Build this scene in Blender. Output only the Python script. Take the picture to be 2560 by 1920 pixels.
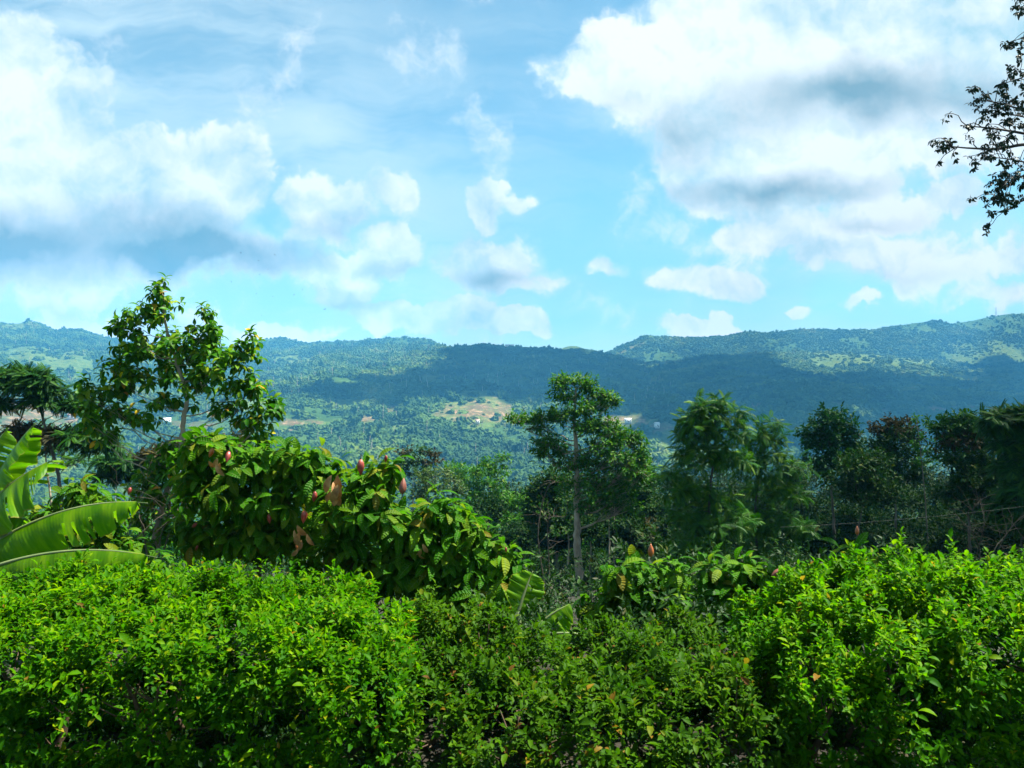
import bpy, math
import numpy as np
from mathutils import Vector

# ------------------------------------------------------------------ scene, camera, light
for o in list(bpy.data.objects):
    bpy.data.objects.remove(o)
SC = bpy.context.scene
COL = SC.collection
EYE = 2.5                      # a bus window above the road verge
FPX = 1898.0                   # focal length in photograph pixels (2560 wide, about 68 degrees)

cam_d = bpy.data.cameras.new('camera')
cam_d.sensor_width = 36.0
cam_d.lens = 36.0 * FPX / 2560.0
cam_d.clip_start = 0.05
cam_d.clip_end = 60000.0
cam = bpy.data.objects.new('camera', cam_d)
COL.objects.link(cam)
cam.location = (0, 0, EYE)
cam.rotation_euler = (math.radians(90), 0, 0)
SC.camera = cam

SUN = Vector((0.56, 0.14, 1.10)).normalized()      # towards the sun
sun_d = bpy.data.lights.new('sun', 'SUN')
sun_d.energy = 5.0
sun_d.angle = math.radians(0.53)
sun_d.color = (1.0, 0.955, 0.86)
sun = bpy.data.objects.new('sun', sun_d)
COL.objects.link(sun)
sun.rotation_euler = (-SUN).to_track_quat('-Z', 'Y').to_euler()

SC.view_settings.view_transform = 'Standard'
SC.view_settings.look = 'None'
SC.view_settings.gamma = 1.0
SC.view_settings.use_curve_mapping = False
EXPO = 1.9
SC.view_settings.exposure = EXPO
cy = SC.cycles
cy.max_bounces = 6
cy.diffuse_bounces = 3
cy.glossy_bounces = 2
cy.transmission_bounces = 4
cy.transparent_max_bounces = 4
cy.volume_bounces = 0
cy.caustics_reflective = False
cy.caustics_refractive = False
cy.sample_clamp_indirect = 4.0
cy.use_denoising = True
cy.use_adaptive_sampling = True
cy.adaptive_threshold = 0.01


class NT:
    """small helper around a node tree"""
    def __init__(self, tree):
        self.t = tree
        tree.nodes.clear()

    def n(self, kind, **kw):
        nd = self.t.nodes.new(kind)
        for k, v in kw.items():
            setattr(nd, k, v)
        return nd

    def put(self, sock, v):
        if v is None:
            return
        if isinstance(v, bpy.types.NodeSocket):
            self.t.links.new(v, sock)
        else:
            sock.default_value = v

    def m(self, op, a, b=None, c=None, clamp=False):
        nd = self.n('ShaderNodeMath', operation=op, use_clamp=clamp)
        self.put(nd.inputs[0], a)
        self.put(nd.inputs[1], b)
        self.put(nd.inputs[2], c)
        return nd.outputs[0]

    def v(self, op, a, b=None, c=None, scale=None):
        nd = self.n('ShaderNodeVectorMath', operation=op)
        self.put(nd.inputs[0], a)
        self.put(nd.inputs[1], b)
        self.put(nd.inputs[2], c)
        if scale is not None:
            self.put(nd.inputs['Scale'], scale)
        return nd.outputs['Value'] if op in ('LENGTH', 'DOT_PRODUCT', 'DISTANCE') else nd.outputs['Vector']

    def noise(self, vec, scale, detail=4.0, rough=0.55, out='Fac', dim='3D', dist=0.0, ):
        nd = self.n('ShaderNodeTexNoise', noise_dimensions=dim)
        self.put(nd.inputs['Vector'], vec)
        nd.inputs['Scale'].default_value = scale
        nd.inputs['Detail'].default_value = detail
        nd.inputs['Roughness'].default_value = rough
        nd.inputs['Distortion'].default_value = dist
        return nd.outputs['Color'] if out == 'Color' else nd.outputs[0]

    def mix(self, f, a, b, blend='MIX'):
        nd = self.n('ShaderNodeMix', data_type='RGBA', blend_type=blend)
        self.put(nd.inputs[0], f)
        self.put(nd.inputs[6], a)
        self.put(nd.inputs[7], b)
        return nd.outputs[2]

    def ramp(self, f, stops):
        nd = self.n('ShaderNodeValToRGB')
        el = nd.color_ramp.elements
        while len(el) < len(stops):
            el.new(0.5)
        for e, (p, c) in zip(el, stops):
            e.position = p
            e.color = (c[0], c[1], c[2], 1)
        self.put(nd.inputs[0], f)
        return nd.outputs[0]

    def remap(self, x, a, b, c=0.0, d=1.0, smooth=True):
        nd = self.n('ShaderNodeMapRange', interpolation_type='SMOOTHSTEP' if smooth else 'LINEAR', clamp=True) if smooth \
            else self.n('ShaderNodeMapRange', clamp=True)
        self.put(nd.inputs[0], x)
        for i, q in enumerate((a, b, c, d)):
            nd.inputs[i + 1].default_value = q
        return nd.outputs[0]


# ------------------------------------------------------------------ world: sky with clouds
world = bpy.data.worlds.new('World')
SC.world = world
world.use_nodes = True
W = NT(world.node_tree)
try:
    world.cycles.sampling_method = 'MANUAL'
    world.cycles.sample_map_resolution = 512
except Exception:
    pass
sky = W.n('ShaderNodeTexSky', sky_type='NISHITA')
sky.sun_disc = False
sky.sun_elevation = math.asin(SUN.z)
sky.sun_rotation = math.atan2(SUN.x, SUN.y)
sky.altitude = 600
sky.air_density = 1.0
sky.dust_density = 0.6
sky.ozone_density = 1.6
tc = W.n('ShaderNodeTexCoord')
D = tc.outputs['Generated']
sep = W.n('ShaderNodeSeparateXYZ')
W.put(sep.inputs[0], D)
# flat sky coordinates around the viewing direction (north): x/y east, z/y up
yy = W.m('MAXIMUM', sep.outputs[1], 0.06)
cu = W.m('DIVIDE', sep.outputs[0], yy)
cv = W.m('DIVIDE', sep.outputs[2], yy)
comb = W.n('ShaderNodeCombineXYZ')
W.put(comb.inputs[0], cu)
W.put(comb.inputs[1], cv)
UV = comb.outputs[0]
wn1 = W.noise(UV, 2.6, 4.0, 0.60, 'Color', dim='2D')
wn2 = W.noise(UV, 11.0, 4.0, 0.62, 'Color', dim='2D')
warp = W.v('MULTIPLY_ADD', wn1, (0.16, 0.13, 0.0), (-0.08, -0.065, 0.0))
warp2 = W.v('MULTIPLY_ADD', wn2, (0.06, 0.06, 0.0), (-0.03, -0.03, 0.0))
UVW = W.v('ADD', W.v('ADD', UV, warp), warp2)
UVS = W.v('ADD', W.v('ADD', UV, W.v('SCALE', warp, scale=0.8)), W.v('SCALE', warp2, scale=0.7))


lerp = lambda a, b, f: W.m('ADD', W.m('MULTIPLY', a, W.m('SUBTRACT', 1.0, f)), W.m('MULTIPLY', b, f))


def blobs(coord, items, smooth=0.14, grow=1.0):
    acc = None
    for (X, Y, rx, ry, wt) in items:
        cx, czz = (X - 1106) / 1640.0, (829.5 - Y) / 1640.0
        sx, sy = 1640.0 / (rx * grow), 1640.0 / (ry * grow)
        q = W.v('MULTIPLY_ADD', coord, (sx, sy, 0), (-cx * sx, -czz * sy, 0))
        g = W.n('ShaderNodeTexGradient', gradient_type='SPHERICAL')
        W.put(g.inputs[0], q)
        val = g.outputs['Fac']
        if wt != 1.0:
            val = W.m('MULTIPLY', val, wt)
        acc = val if acc is None else W.m('SMOOTH_MAX', acc, val, smooth)
    return acc


CUMULUS = [
    # great cloud bank in the west
    (70, 190, 150, 190, 1.0), (140, 300, 150, 170, 1.0), (60, 400, 330, 190, 1.2), (330, 410, 180, 150, 1.15),
    (490, 430, 140, 150, 1.05), (230, 480, 360, 120, 1.0), (430, 540, 280, 70, 1.2), (60, 530, 400, 100, 1.3), (230, 545, 420, 70, 1.3),
    # middle cumuli
    (720, 445, 120, 95, .8), (850, 425, 70, 55, .6), (890, 545, 130, 65, .8), (1065, 560, 115, 80, 1.0), (1100, 440, 70, 50, .9),
    (740, 595, 135, 75, 1.0),
     (90, 620, 90, 55, .7),
    (300, 690, 320, 40, .65), (1170, 610, 70, 40, .7),
    (960, 705, 90, 40, 1.3), (1050, 680, 80, 50, 1.3), (1150, 700, 80, 38, 1.2), (830, 685, 110, 36, 1.1), (600, 700, 120, 40, 1.1), (720, 600, 90, 60, 1.1), (230, 610, 70, 50, 1.0), (1490, 722, 70, 30, 1.2),
    # great bank in the east
    (1360, 120, 210, 120, 1.0), (1230, 160, 130, 70, .8), (1480, 60, 190, 130, 1.1), (1650, 90, 290, 210, 1.2), (1850, 130, 360, 230, 1.4),
    (2080, 120, 250, 220, 1.1), (1560, 230, 250, 120, .9), (1560, 345, 160, 90, 1.0), (1700, 310, 200, 130, 1.05), (1900, 300, 220, 150, 1.0),
    (1680, 400, 270, 70, .9), (1650, 480, 130, 60, .75), (1740, 455, 90, 45, .75), (1340, 230, 190, 70, .55), (2150, 250, 160, 160, .9),
    # small cumuli in the east
    (1910, 450, 170, 55, .75), (2040, 440, 90, 45, .7), (1820, 542, 110, 60, .95), (1990, 575, 250, 75, .7), (2160, 550, 130, 70, .75),
    (1540, 600, 110, 50, .7), (1460, 608, 55, 42, .8), (1340, 588, 70, 26, .7), (1850, 655, 50, 22, .8), (1720, 670, 60, 20, .8),
    (1532, 712, 50, 34, 1.0), (1450, 716, 55, 24, .9), (2110, 640, 160, 45, .55),
]
GREY = [
    (40, 530, 520, 95, 1.7), (330, 555, 380, 55, 1.6), (1480, 265, 150, 80, .95), (1850, 215, 330, 70, .95), (1690, 395, 280, 42, 1.15),
    (720, 655, 230, 40, .65), (1090, 600, 150, 32, .6), (1640, 230, 200, 90, .55), (740, 490, 120, 35, .5), (1320, 200, 140, 50, .45), (2080, 230, 220, 60, .7),
    (890, 580, 120, 30, .5), (1900, 480, 150, 25, .4), (1900, 600, 260, 28, .35), (130, 660, 240, 26, .4),
]
VEIL = [
    (600, 740, 1300, 150, .75), (1700, 740, 1100, 110, .7),
    (250, 120, 760, 330, 1.1), (700, 300, 560, 260, .95), (1080, 250, 420, 60, .8), (1300, 240, 300, 80, .8), (850, 450, 480, 220, .8), (1300, 545, 330, 36, .5),
    (300, 640, 900, 190, .9), (1000, 660, 620, 150, .75), (1950, 560, 700, 200, .8), (1900, 700, 700, 70, .7), (1350, 710, 520, 60, .6), (1150, 60, 320, 60, .5),
]
dens = blobs(UVW, CUMULUS, 0.16, 1.12)
UVF = W.v('ADD', UV, W.v('SCALE', warp2, scale=0.8))
fine = W.noise(UVF, 8.0, 9.0, 0.60, dim='2D')
fine_up = W.noise(W.v('ADD', UVF, (0.008, 0.020, 0.0)), 8.0, 4.0, 0.60, dim='2D')
relief = W.m('SUBTRACT', fine, fine_up)
dens2 = W.m('ADD', dens, W.m('MULTIPLY', W.m('MULTIPLY_ADD', fine, 1.25, -0.625), W.remap(dens, 0.0, 0.22)))
grey_n = W.m('MULTIPLY', blobs(UVS, GREY, 0.12, 1.25), W.remap(W.noise(UV, 4.0, 5.0, 0.6, dim='2D'), 0.3, 0.7, 0.65, 1.25), None, True)
# crisp sunlit heads, soft fraying bases
cover_n = lerp(W.remap(dens2, 0.16, 0.38), W.remap(dens2, -0.05, 0.38), grey_n)
mist_n = W.remap(dens, 0.05, 0.45, 0.0, 0.5)
streak = W.v('MULTIPLY', W.v('ADD', UV, warp), (1.5, 6.5, 1.0))
veil_n = W.m('MULTIPLY', blobs(UVS, VEIL, 0.25, 1.2), W.remap(W.noise(streak, 1.6, 5.0, 0.62, dim='2D'), 0.32, 0.68, 0.25, 1.2))
# the rest of the sky carries the same scattered cumuli
gen = W.v('DIVIDE', D, W.m('ADD', W.m('ABSOLUTE', sep.outputs[2]), 0.25))
gn = W.noise(gen, 2.2, 4.0, 0.58)
cover_g = W.remap(gn, 0.50, 0.62)
grey_g = W.m('MULTIPLY', W.remap(gn, 0.60, 0.75), 0.6)
ahead = W.m('MULTIPLY', W.remap(sep.outputs[1], 0.55, 0.70), W.remap(cv, 0.60, 0.85, 1.0, 0.0))
cover = lerp(cover_g, cover_n, ahead)
mist = lerp(W.remap(gn, 0.45, 0.6, 0.0, 0.5), mist_n, ahead)
grey = lerp(grey_g, grey_n, ahead)
veil = lerp(0.3, veil_n, ahead)
K = 2.0 ** -EXPO
shadow = W.m('MULTIPLY_ADD', W.m('SUBTRACT', 0.0, relief), 2.4, W.remap(W.noise(UV, 3.2, 3.0, 0.55, dim='2D'), 0.42, 0.68, 0.0, 0.6), True)
ccol = W.mix(shadow, (1.12, 1.18, 1.18, 1), (0.50, 0.78, 0.88, 1))
ccol = W.mix(W.m('MULTIPLY', grey, 0.85), ccol, (0.12, 0.30, 0.39, 1))
low = W.remap(cv, 0.03, 0.24, 1.35, 1.0)
ccol = W.v('SCALE', ccol, scale=W.m('MULTIPLY', low, K))
skyc = W.mix(1.0, sky.outputs[0], (0.72, 1.12, 0.98, 1), 'MULTIPLY')
bg_sky = W.n('ShaderNodeBackground')
W.put(bg_sky.inputs[0], skyc)
bg_sky.inputs[1].default_value = 0.05
bg_veil = W.n('ShaderNodeBackground')
W.put(bg_veil.inputs[0], W.v('SCALE', (0.80 * K, 1.0 * K, 1.06 * K), scale=low))
bg_cl = W.n('ShaderNodeBackground')
W.put(bg_cl.inputs[0], ccol)
mx1 = W.n('ShaderNodeMixShader')
W.put(mx1.inputs[0], W.m('MAXIMUM', W.m('MULTIPLY', veil, 0.7, None, True), mist))
W.put(mx1.inputs[1], bg_sky.outputs[0])
W.put(mx1.inputs[2], bg_veil.outputs[0])
mx2 = W.n('ShaderNodeMixShader')
W.put(mx2.inputs[0], cover)
W.put(mx2.inputs[1], mx1.outputs[0])
W.put(mx2.inputs[2], bg_cl.outputs[0])
wo = W.n('ShaderNodeOutputWorld')
W.put(wo.inputs[0], mx2.outputs[0])

# ------------------------------------------------------------------ helpers
RNG = np.random.default_rng(7)


def P(px, py, d):
    """point seen at a photograph pixel, d metres ahead"""
    return np.array(((px - 1280) / FPX * d, d, EYE - (py - 960) / FPX * d))


def tag(o, label=None, cat=None, group=None, kind=None):
    for k, v in (('label', label), ('category', cat), ('group', group), ('kind', kind)):
        if v:
            o[k] = v
    return o


def empty(name, loc, label, cat, group=None):
    o = bpy.data.objects.new(name, None)
    COL.objects.link(o)
    o.location = loc
    o.empty_display_size = 0.2
    return tag(o, label, cat, group)


def mesh(name, V, F, mats, attrs=None, smooth=False, midx=None):
    V = np.asarray(V, np.float32)
    F = np.asarray(F, np.int32)
    me = bpy.data.meshes.new(name)
    k = F.shape[1]
    me.vertices.add(len(V))
    me.vertices.foreach_set('co', V.ravel())
    me.loops.add(F.size)
    me.loops.foreach_set('vertex_index', F.ravel())
    me.polygons.add(len(F))
    me.polygons.foreach_set('loop_start', np.arange(0, F.size, k, dtype=np.int32))
    if smooth:
        me.polygons.foreach_set('use_smooth', np.ones(len(F), bool))
    for m_ in (mats if isinstance(mats, (list, tuple)) else [mats]):
        me.materials.append(m_)
    if midx is not None:
        me.polygons.foreach_set('material_index', np.asarray(midx, np.int32))
    for nm, arr in (attrs or {}).items():
        arr = np.asarray(arr, np.float32)
        if arr.ndim == 1:
            a = me.attributes.new(nm, 'FLOAT', 'POINT')
            a.data.foreach_set('value', arr)
        else:
            a = me.attributes.new(nm, 'FLOAT_VECTOR', 'POINT')
            a.data.foreach_set('vector', arr.ravel())
    me.update(calc_edges=True)
    return me


def obj(name, me, parent=None, loc=None):
    o = bpy.data.objects.new(name, me)
    COL.objects.link(o)
    if parent is not None:
        o.parent = parent
    if loc is not None:
        o.location = loc
    return o


def cat(parts):
    """join [(V, F, attrs...)] pieces"""
    Vs, Fs, As, off = [], [], [], 0
    for p in parts:
        Vs.append(p[0])
        Fs.append(p[1] + off)
        off += len(p[0])
        if len(p) > 2:
            As.append(p[2])
    return np.concatenate(Vs), np.concatenate(Fs), (np.concatenate(As) if As else None)


def nrm(a):
    return a / np.maximum(np.linalg.norm(a, axis=-1, keepdims=True), 1e-9)


def frame(f, up):
    f = nrm(f)
    x = nrm(np.cross(f, up))
    z = np.cross(x, f)
    return np.stack([x, f, z], axis=-1)          # columns


def place(T, R, s, t, tint):
    """copies of a template (V, F, UV) merged in one mesh: V, F, tint, uv"""
    V, F, UVc = T
    n = len(t)
    s = np.broadcast_to(np.asarray(s, float), (n,))
    out = np.einsum('nij,kj->nki', R, V) * s[:, None, None] + t[:, None, :]
    Fo = (F[None] + (np.arange(n) * len(V))[:, None, None]).reshape(-1, F.shape[1])
    tt = np.repeat(tint, len(V))
    return out.reshape(-1, 3), Fo, np.column_stack([tt, np.tile(UVc, (n, 1))])


def leaf_T(L=1.0, Wd=0.4, seg=4, droop=0.5, fold=0.25, peak=0.45, wave=0.0):
    """a leaf along +Y, upper side +Z; blade of seg strips each side of the midrib"""
    ts = np.linspace(0, 1, seg + 1)
    V, UVc = [], []
    y = z = 0.0
    cs = []
    for i, t in enumerate(ts):
        if i:
            a = droop * (t - 0.5 / seg)
            y += L / seg * math.cos(a)
            z -= L / seg * math.sin(a)
        cs.append((y, z))
    F = []
    idx = []
    for i, t in enumerate(ts):
        yy_, zz_ = cs[i]
        if i in (0, seg):
            idx.append((len(V),))
            V.append((0, yy_, zz_))
            UVc.append((t, 0))
        else:
            e = t / peak if t < peak else (1 - t) / (1 - peak)
            w = Wd * 0.5 * (math.sin(e * math.pi / 2) ** 0.8)
            k = len(V)
            lift = w * fold * 2 + (wave * (1 if i % 2 else -1))
            V += [(-w, yy_, zz_ + lift), (0, yy_, zz_), (w, yy_, zz_ + lift)]
            UVc += [(t, -1), (t, 0), (t, 1)]
            idx.append((k, k + 1, k + 2))
    for i in range(seg):
        a, b = idx[i], idx[i + 1]
        if len(a) == 1:
            F += [(a[0], b[1], b[0]), (a[0], b[2], b[1])]
        elif len(b) == 1:
            F += [(a[0], a[1], b[0]), (a[1], a[2], b[0])]
        else:
            F += [(a[0], a[1], b[1]), (a[0], b[1], b[0]), (a[1], a[2], b[2]), (a[1], b[2], b[1])]
    return np.array(V, float), np.array(F, int), np.array(UVc, float)


def tube(path, radii, sides=6):
    path = np.asarray(path, float)
    n = len(path)
    radii = np.broadcast_to(np.asarray(radii, float), (n,))
    tan = nrm(np.gradient(path, axis=0))
    ref = np.array((0.31, 0.95, 0.1))
    x = nrm(np.cross(tan, ref))
    z = np.cross(x, tan)
    an = np.linspace(0, 2 * math.pi, sides, endpoint=False)
    ring = x[:, None, :] * np.cos(an)[None, :, None] + z[:, None, :] * np.sin(an)[None, :, None]
    V = (path[:, None, :] + ring * radii[:, None, None]).reshape(-1, 3)
    i = np.arange(n - 1)[:, None] * sides
    j = np.arange(sides)[None, :]
    a = i + j
    b = i + (j + 1) % sides
    F = np.concatenate([np.stack([a, b, b + sides], -1).reshape(-1, 3), np.stack([a, b + sides, a + sides], -1).reshape(-1, 3)])
    V = np.concatenate([V, path[-1:] + tan[-1:] * radii[-1]])
    last = (n - 1) * sides
    F = np.concatenate([F, np.stack([last + j[0], last + (j[0] + 1) % sides, np.full(sides, len(V) - 1)], -1)])
    return V, F


def curve(p0, p1, bend, n=7, rng=RNG, wob=0.0):
    t = np.linspace(0, 1, n)[:, None]
    p0, p1 = np.asarray(p0, float), np.asarray(p1, float)
    q = p0 + (p1 - p0) * t + np.asarray(bend)[None] * (4 * t * (1 - t))
    if wob:
        q[1:-1] += rng.normal(0, wob, (n - 2, 3))
    return q


def spline(pts, n):
    """smooth path through points"""
    pts = np.asarray(pts, float)
    t = np.linspace(0, len(pts) - 1, n)
    i = np.clip(t.astype(int), 0, len(pts) - 2)
    f = (t - i)[:, None]
    p = np.concatenate([[2 * pts[0] - pts[1]], pts, [2 * pts[-1] - pts[-2]]])
    a, b, c, d = p[i], p[i + 1], p[i + 2], p[i + 3]
    return 0.5 * (2 * b + (c - a) * f + (2 * a - 5 * b + 4 * c - d) * f ** 2 + (3 * b - a - 3 * c + d) * f ** 3)


def hash2(ix, iy, seed):
    h = (ix.astype(np.int64) * 374761393 + iy.astype(np.int64) * 668265263 + seed * 1442695041) & 0x7fffffff
    h = ((h ^ (h >> 13)) * 1274126177) & 0x7fffffff
    return ((h ^ (h >> 16)) & 0xffff) / 65535.0


def vnoise(x, y, seed=0):
    ix, iy = np.floor(x), np.floor(y)
    fx, fy = x - ix, y - iy
    fx, fy = fx * fx * (3 - 2 * fx), fy * fy * (3 - 2 * fy)
    a, b = hash2(ix, iy, seed), hash2(ix + 1, iy, seed)
    c, d = hash2(ix, iy + 1, seed), hash2(ix + 1, iy + 1, seed)
    return (a + (b - a) * fx) * (1 - fy) + (c + (d - c) * fx) * fy


def fbm(x, y, oct_=5, seed=0, gain=0.5):
    s, a, tot = 0, 1.0, 0
    for k in range(oct_):
        s = s + a * vnoise(x * 2 ** k, y * 2 ** k, seed + k)
        tot += a
        a *= gain
    return s / tot


# ------------------------------------------------------------------ materials
MAT = {}
ALB = 0.74


def new_mat(name):
    m_ = bpy.data.materials.new(name)
    m_.use_nodes = True
    return m_, NT(m_.node_tree)


def leaf_mat(name, stops, trans=0.35, rough=0.42, spec=0.5, vein=0.0, tcol=(1.15, 1.25, 0.55), rib=None, alb=1.0):
    m_, T = new_mat(name)
    at = T.n('ShaderNodeAttribute', attribute_name='leaf')
    sp = T.n('ShaderNodeSeparateXYZ')
    T.put(sp.inputs[0], at.outputs['Vector'])
    oi = T.n('ShaderNodeObjectInfo')
    f = T.m('ADD', sp.outputs[0], T.m('MULTIPLY', oi.outputs['Random'], T.m('LESS_THAN', sp.outputs[0], -0.5)))
    f = T.m('ADD', f, T.m('MULTIPLY', T.m('LESS_THAN', sp.outputs[0], -0.5), 1.0))
    col = T.ramp(f, [(p_, tuple(q_ * ALB * alb for q_ in c_)) for p_, c_ in stops])
    gm = T.n('ShaderNodeNewGeometry')
    blotch = T.noise(gm.outputs['Position'], 35.0 if not vein else 14.0, 3.0, 0.6)
    col = T.mix(1.0, col, T.ramp(blotch, [(0.3, (0.78, 0.8, 0.8)), (0.7, (1.18, 1.15, 1.1))]), 'MULTIPLY')
    patch = T.noise(gm.outputs['Position'], 2.6, 2.0, 0.5)
    col = T.mix(1.0, col, T.ramp(patch, [(0.36, (0.62, 0.74, 0.8)), (0.62, (1.2, 1.12, 1.0))]), 'MULTIPLY')
    if rib:
        av = T.m('ABSOLUTE', sp.outputs[2])
        col = T.mix(T.remap(av, 0.03, 0.11, 0.8, 0.0), col, (rib[0], rib[1], rib[2], 1))
    b = T.n('ShaderNodeBsdfPrincipled')
    T.put(b.inputs['Base Color'], col)
    b.inputs['Roughness'].default_value = rough
    b.inputs['Specular IOR Level'].default_value = spec
    tr = T.n('ShaderNodeBsdfTranslucent')
    T.put(tr.inputs[0], T.mix(1.0, col, (tcol[0], tcol[1], tcol[2], 1), 'MULTIPLY'))
    if vein:
        av = T.m('ABSOLUTE', sp.outputs[2])
        ph = T.m('MULTIPLY', T.m('SUBTRACT', sp.outputs[1], T.m('MULTIPLY', av, 0.10)), vein)
        sw = T.m('SINE', ph)
        bp = T.n('ShaderNodeBump')
        bp.inputs['Strength'].default_value = 0.32
        bp.inputs['Distance'].default_value = 0.012
        T.put(bp.inputs['Height'], sw)
        T.put(b.inputs['Normal'], bp.outputs[0])
        T.put(tr.inputs['Normal'], bp.outputs[0])
    mx = T.n('ShaderNodeMixShader')
    mx.inputs[0].default_value = trans
    T.put(mx.inputs[1], b.outputs[0])
    T.put(mx.inputs[2], tr.outputs[0])
    ou = T.n('ShaderNodeOutputMaterial')
    T.put(ou.inputs[0], mx.outputs[0])
    MAT[name] = m_
    return m_


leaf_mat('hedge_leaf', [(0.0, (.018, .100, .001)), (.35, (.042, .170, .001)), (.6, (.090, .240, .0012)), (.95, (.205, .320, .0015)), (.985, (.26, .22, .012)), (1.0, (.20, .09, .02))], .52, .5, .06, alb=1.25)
leaf_mat('weed_leaf', [(0.0, (.030, .095, .004)), (.4, (.048, .145, .004)), (.75, (.080, .190, .004)), (.93, (.17, .20, .008)), (.975, (.26, .17, .015)), (1.0, (.16, .06, .02))], .46, .5, .06, alb=.95)
leaf_mat('cocoa_leaf', [(0.0, (.026, .125, .002)), (.45, (.050, .175, .003)), (.8, (.095, .215, .004)), (.97, (.15, .21, .012)), (1.0, (.2, .16, .02))], .46, .5, .07, alb=1.25, vein=55.0, rib=(.12, .20, .05))
leaf_mat('broad_leaf', [(0.0, (.018, .088, .003)), (.5, (.036, .130, .003)), (.8, (.080, .180, .004)), (.965, (.15, .21, .006)), (.985, (.34, .25, .012)), (1.0, (.40, .17, .02))], .42, .45, .14, alb=1.7)
leaf_mat('tall_leaf', [(0.0, (.014, .072, .002)), (.6, (.026, .105, .0025)), (.9, (.055, .14, .003)), (1.0, (.10, .16, .006))], .40, .50, .15, alb=1.9)
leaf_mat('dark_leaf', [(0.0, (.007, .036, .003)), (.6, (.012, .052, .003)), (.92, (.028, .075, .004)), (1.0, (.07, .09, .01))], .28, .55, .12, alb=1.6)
leaf_mat('pinnate_leaf', [(0.0, (.010, .058, .002)), (.6, (.019, .082, .002)), (.9, (.045, .115, .003)), (1.0, (.08, .14, .004))], .32, .5, .15, alb=1.9)
leaf_mat('blue_leaf', [(0.0, (.006, .042, .010)), (.6, (.010, .058, .012)), (1.0, (.026, .085, .012))], .28, .5, .12, alb=1.7)
leaf_mat('feather_leaf', [(0.0, (.007, .046, .004)), (.6, (.014, .068, .004)), (1.0, (.038, .105, .006))], .30, .55, .12, alb=1.5)
leaf_mat('rust_leaf', [(0.0, (.036, .040, .008)), (.6, (.055, .044, .010)), (1.0, (.085, .075, .012))], .25, .6, .15)
leaf_mat('pale_leaf', [(0.0, (.034, .092, .004)), (.6, (.052, .122, .004)), (1.0, (.09, .15, .008))], .28, .5, .2)
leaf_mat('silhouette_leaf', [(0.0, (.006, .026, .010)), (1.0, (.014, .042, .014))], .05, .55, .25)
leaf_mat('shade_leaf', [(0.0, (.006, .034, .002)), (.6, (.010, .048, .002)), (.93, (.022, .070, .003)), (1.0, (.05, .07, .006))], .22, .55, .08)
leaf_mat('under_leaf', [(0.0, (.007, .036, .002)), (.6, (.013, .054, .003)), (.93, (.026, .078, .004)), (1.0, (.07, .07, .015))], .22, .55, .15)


def banana_mat():
    m_, T = new_mat('banana_leaf')
    at = T.n('ShaderNodeAttribute', attribute_name='leaf')
    sp = T.n('ShaderNodeSeparateXYZ')
    T.put(sp.inputs[0], at.outputs['Vector'])
    cb = T.n('ShaderNodeCombineXYZ')
    T.put(cb.inputs[0], T.m('MULTIPLY', sp.outputs[1], 15.0))
    T.put(cb.inputs[1], T.m('MULTIPLY', sp.outputs[2], 0.8))
    st = T.noise(cb.outputs[0], 1.0, 4.0, 0.6)
    col = T.ramp(st, [(0.38, (.055, .170, .002)), (0.5, (.090, .220, .002)), (0.62, (.135, .265, .004))])
    av = T.m('ABSOLUTE', sp.outputs[2])
    col = T.mix(T.remap(av, 0.02, 0.05, 1.0, 0.0), col, (.26, .30, .05, 1))
    col = T.mix(T.m('MULTIPLY', T.remap(av, 0.955, 0.99), 0.7), col, (.22, .17, .03, 1))
    b = T.n('ShaderNodeBsdfPrincipled')
    T.put(b.inputs['Base Color'], col)
    b.inputs['Roughness'].default_value = 0.45
    b.inputs['Specular IOR Level'].default_value = 0.15
    bp = T.n('ShaderNodeBump')
    bp.inputs['Strength'].default_value = 0.10
    bp.inputs['Distance'].default_value = 0.008
    T.put(bp.inputs['Height'], T.m('SINE', T.m('MULTIPLY', sp.outputs[1], 330.0)))
    T.put(b.inputs['Normal'], bp.outputs[0])
    tr = T.n('ShaderNodeBsdfTranslucent')
    T.put(tr.inputs[0], T.mix(1.0, col, (1.2, 1.3, .6, 1), 'MULTIPLY'))
    mx = T.n('ShaderNodeMixShader')
    mx.inputs[0].default_value = 0.5
    T.put(mx.inputs[1], b.outputs[0])
    T.put(mx.inputs[2], tr.outputs[0])
    ou = T.n('ShaderNodeOutputMaterial')
    T.put(ou.inputs[0], mx.outputs[0])
    MAT['banana_leaf'] = m_


banana_mat()


def solid_mat(name, stops, scale=6.0, rough=0.8, bump=0.4, dist=0.02, stretch=(1, 1, 1), detail=6.0):
    m_, T = new_mat(name)
    gm = T.n('ShaderNodeNewGeometry')
    v = T.v('MULTIPLY', gm.outputs['Position'], stretch)
    nz = T.noise(v, scale, detail, 0.62)
    b = T.n('ShaderNodeBsdfPrincipled')
    T.put(b.inputs['Base Color'], T.ramp(nz, stops))
    b.inputs['Roughness'].default_value = rough
    if bump:
        bp = T.n('ShaderNodeBump')
        bp.inputs['Strength'].default_value = bump
        bp.inputs['Distance'].default_value = dist
        T.put(bp.inputs['Height'], T.noise(v, scale * 3, 5.0, 0.65))
        T.put(b.inputs['Normal'], bp.outputs[0])
    ou = T.n('ShaderNodeOutputMaterial')
    T.put(ou.inputs[0], b.outputs[0])
    MAT[name] = m_
    return m_


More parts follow.
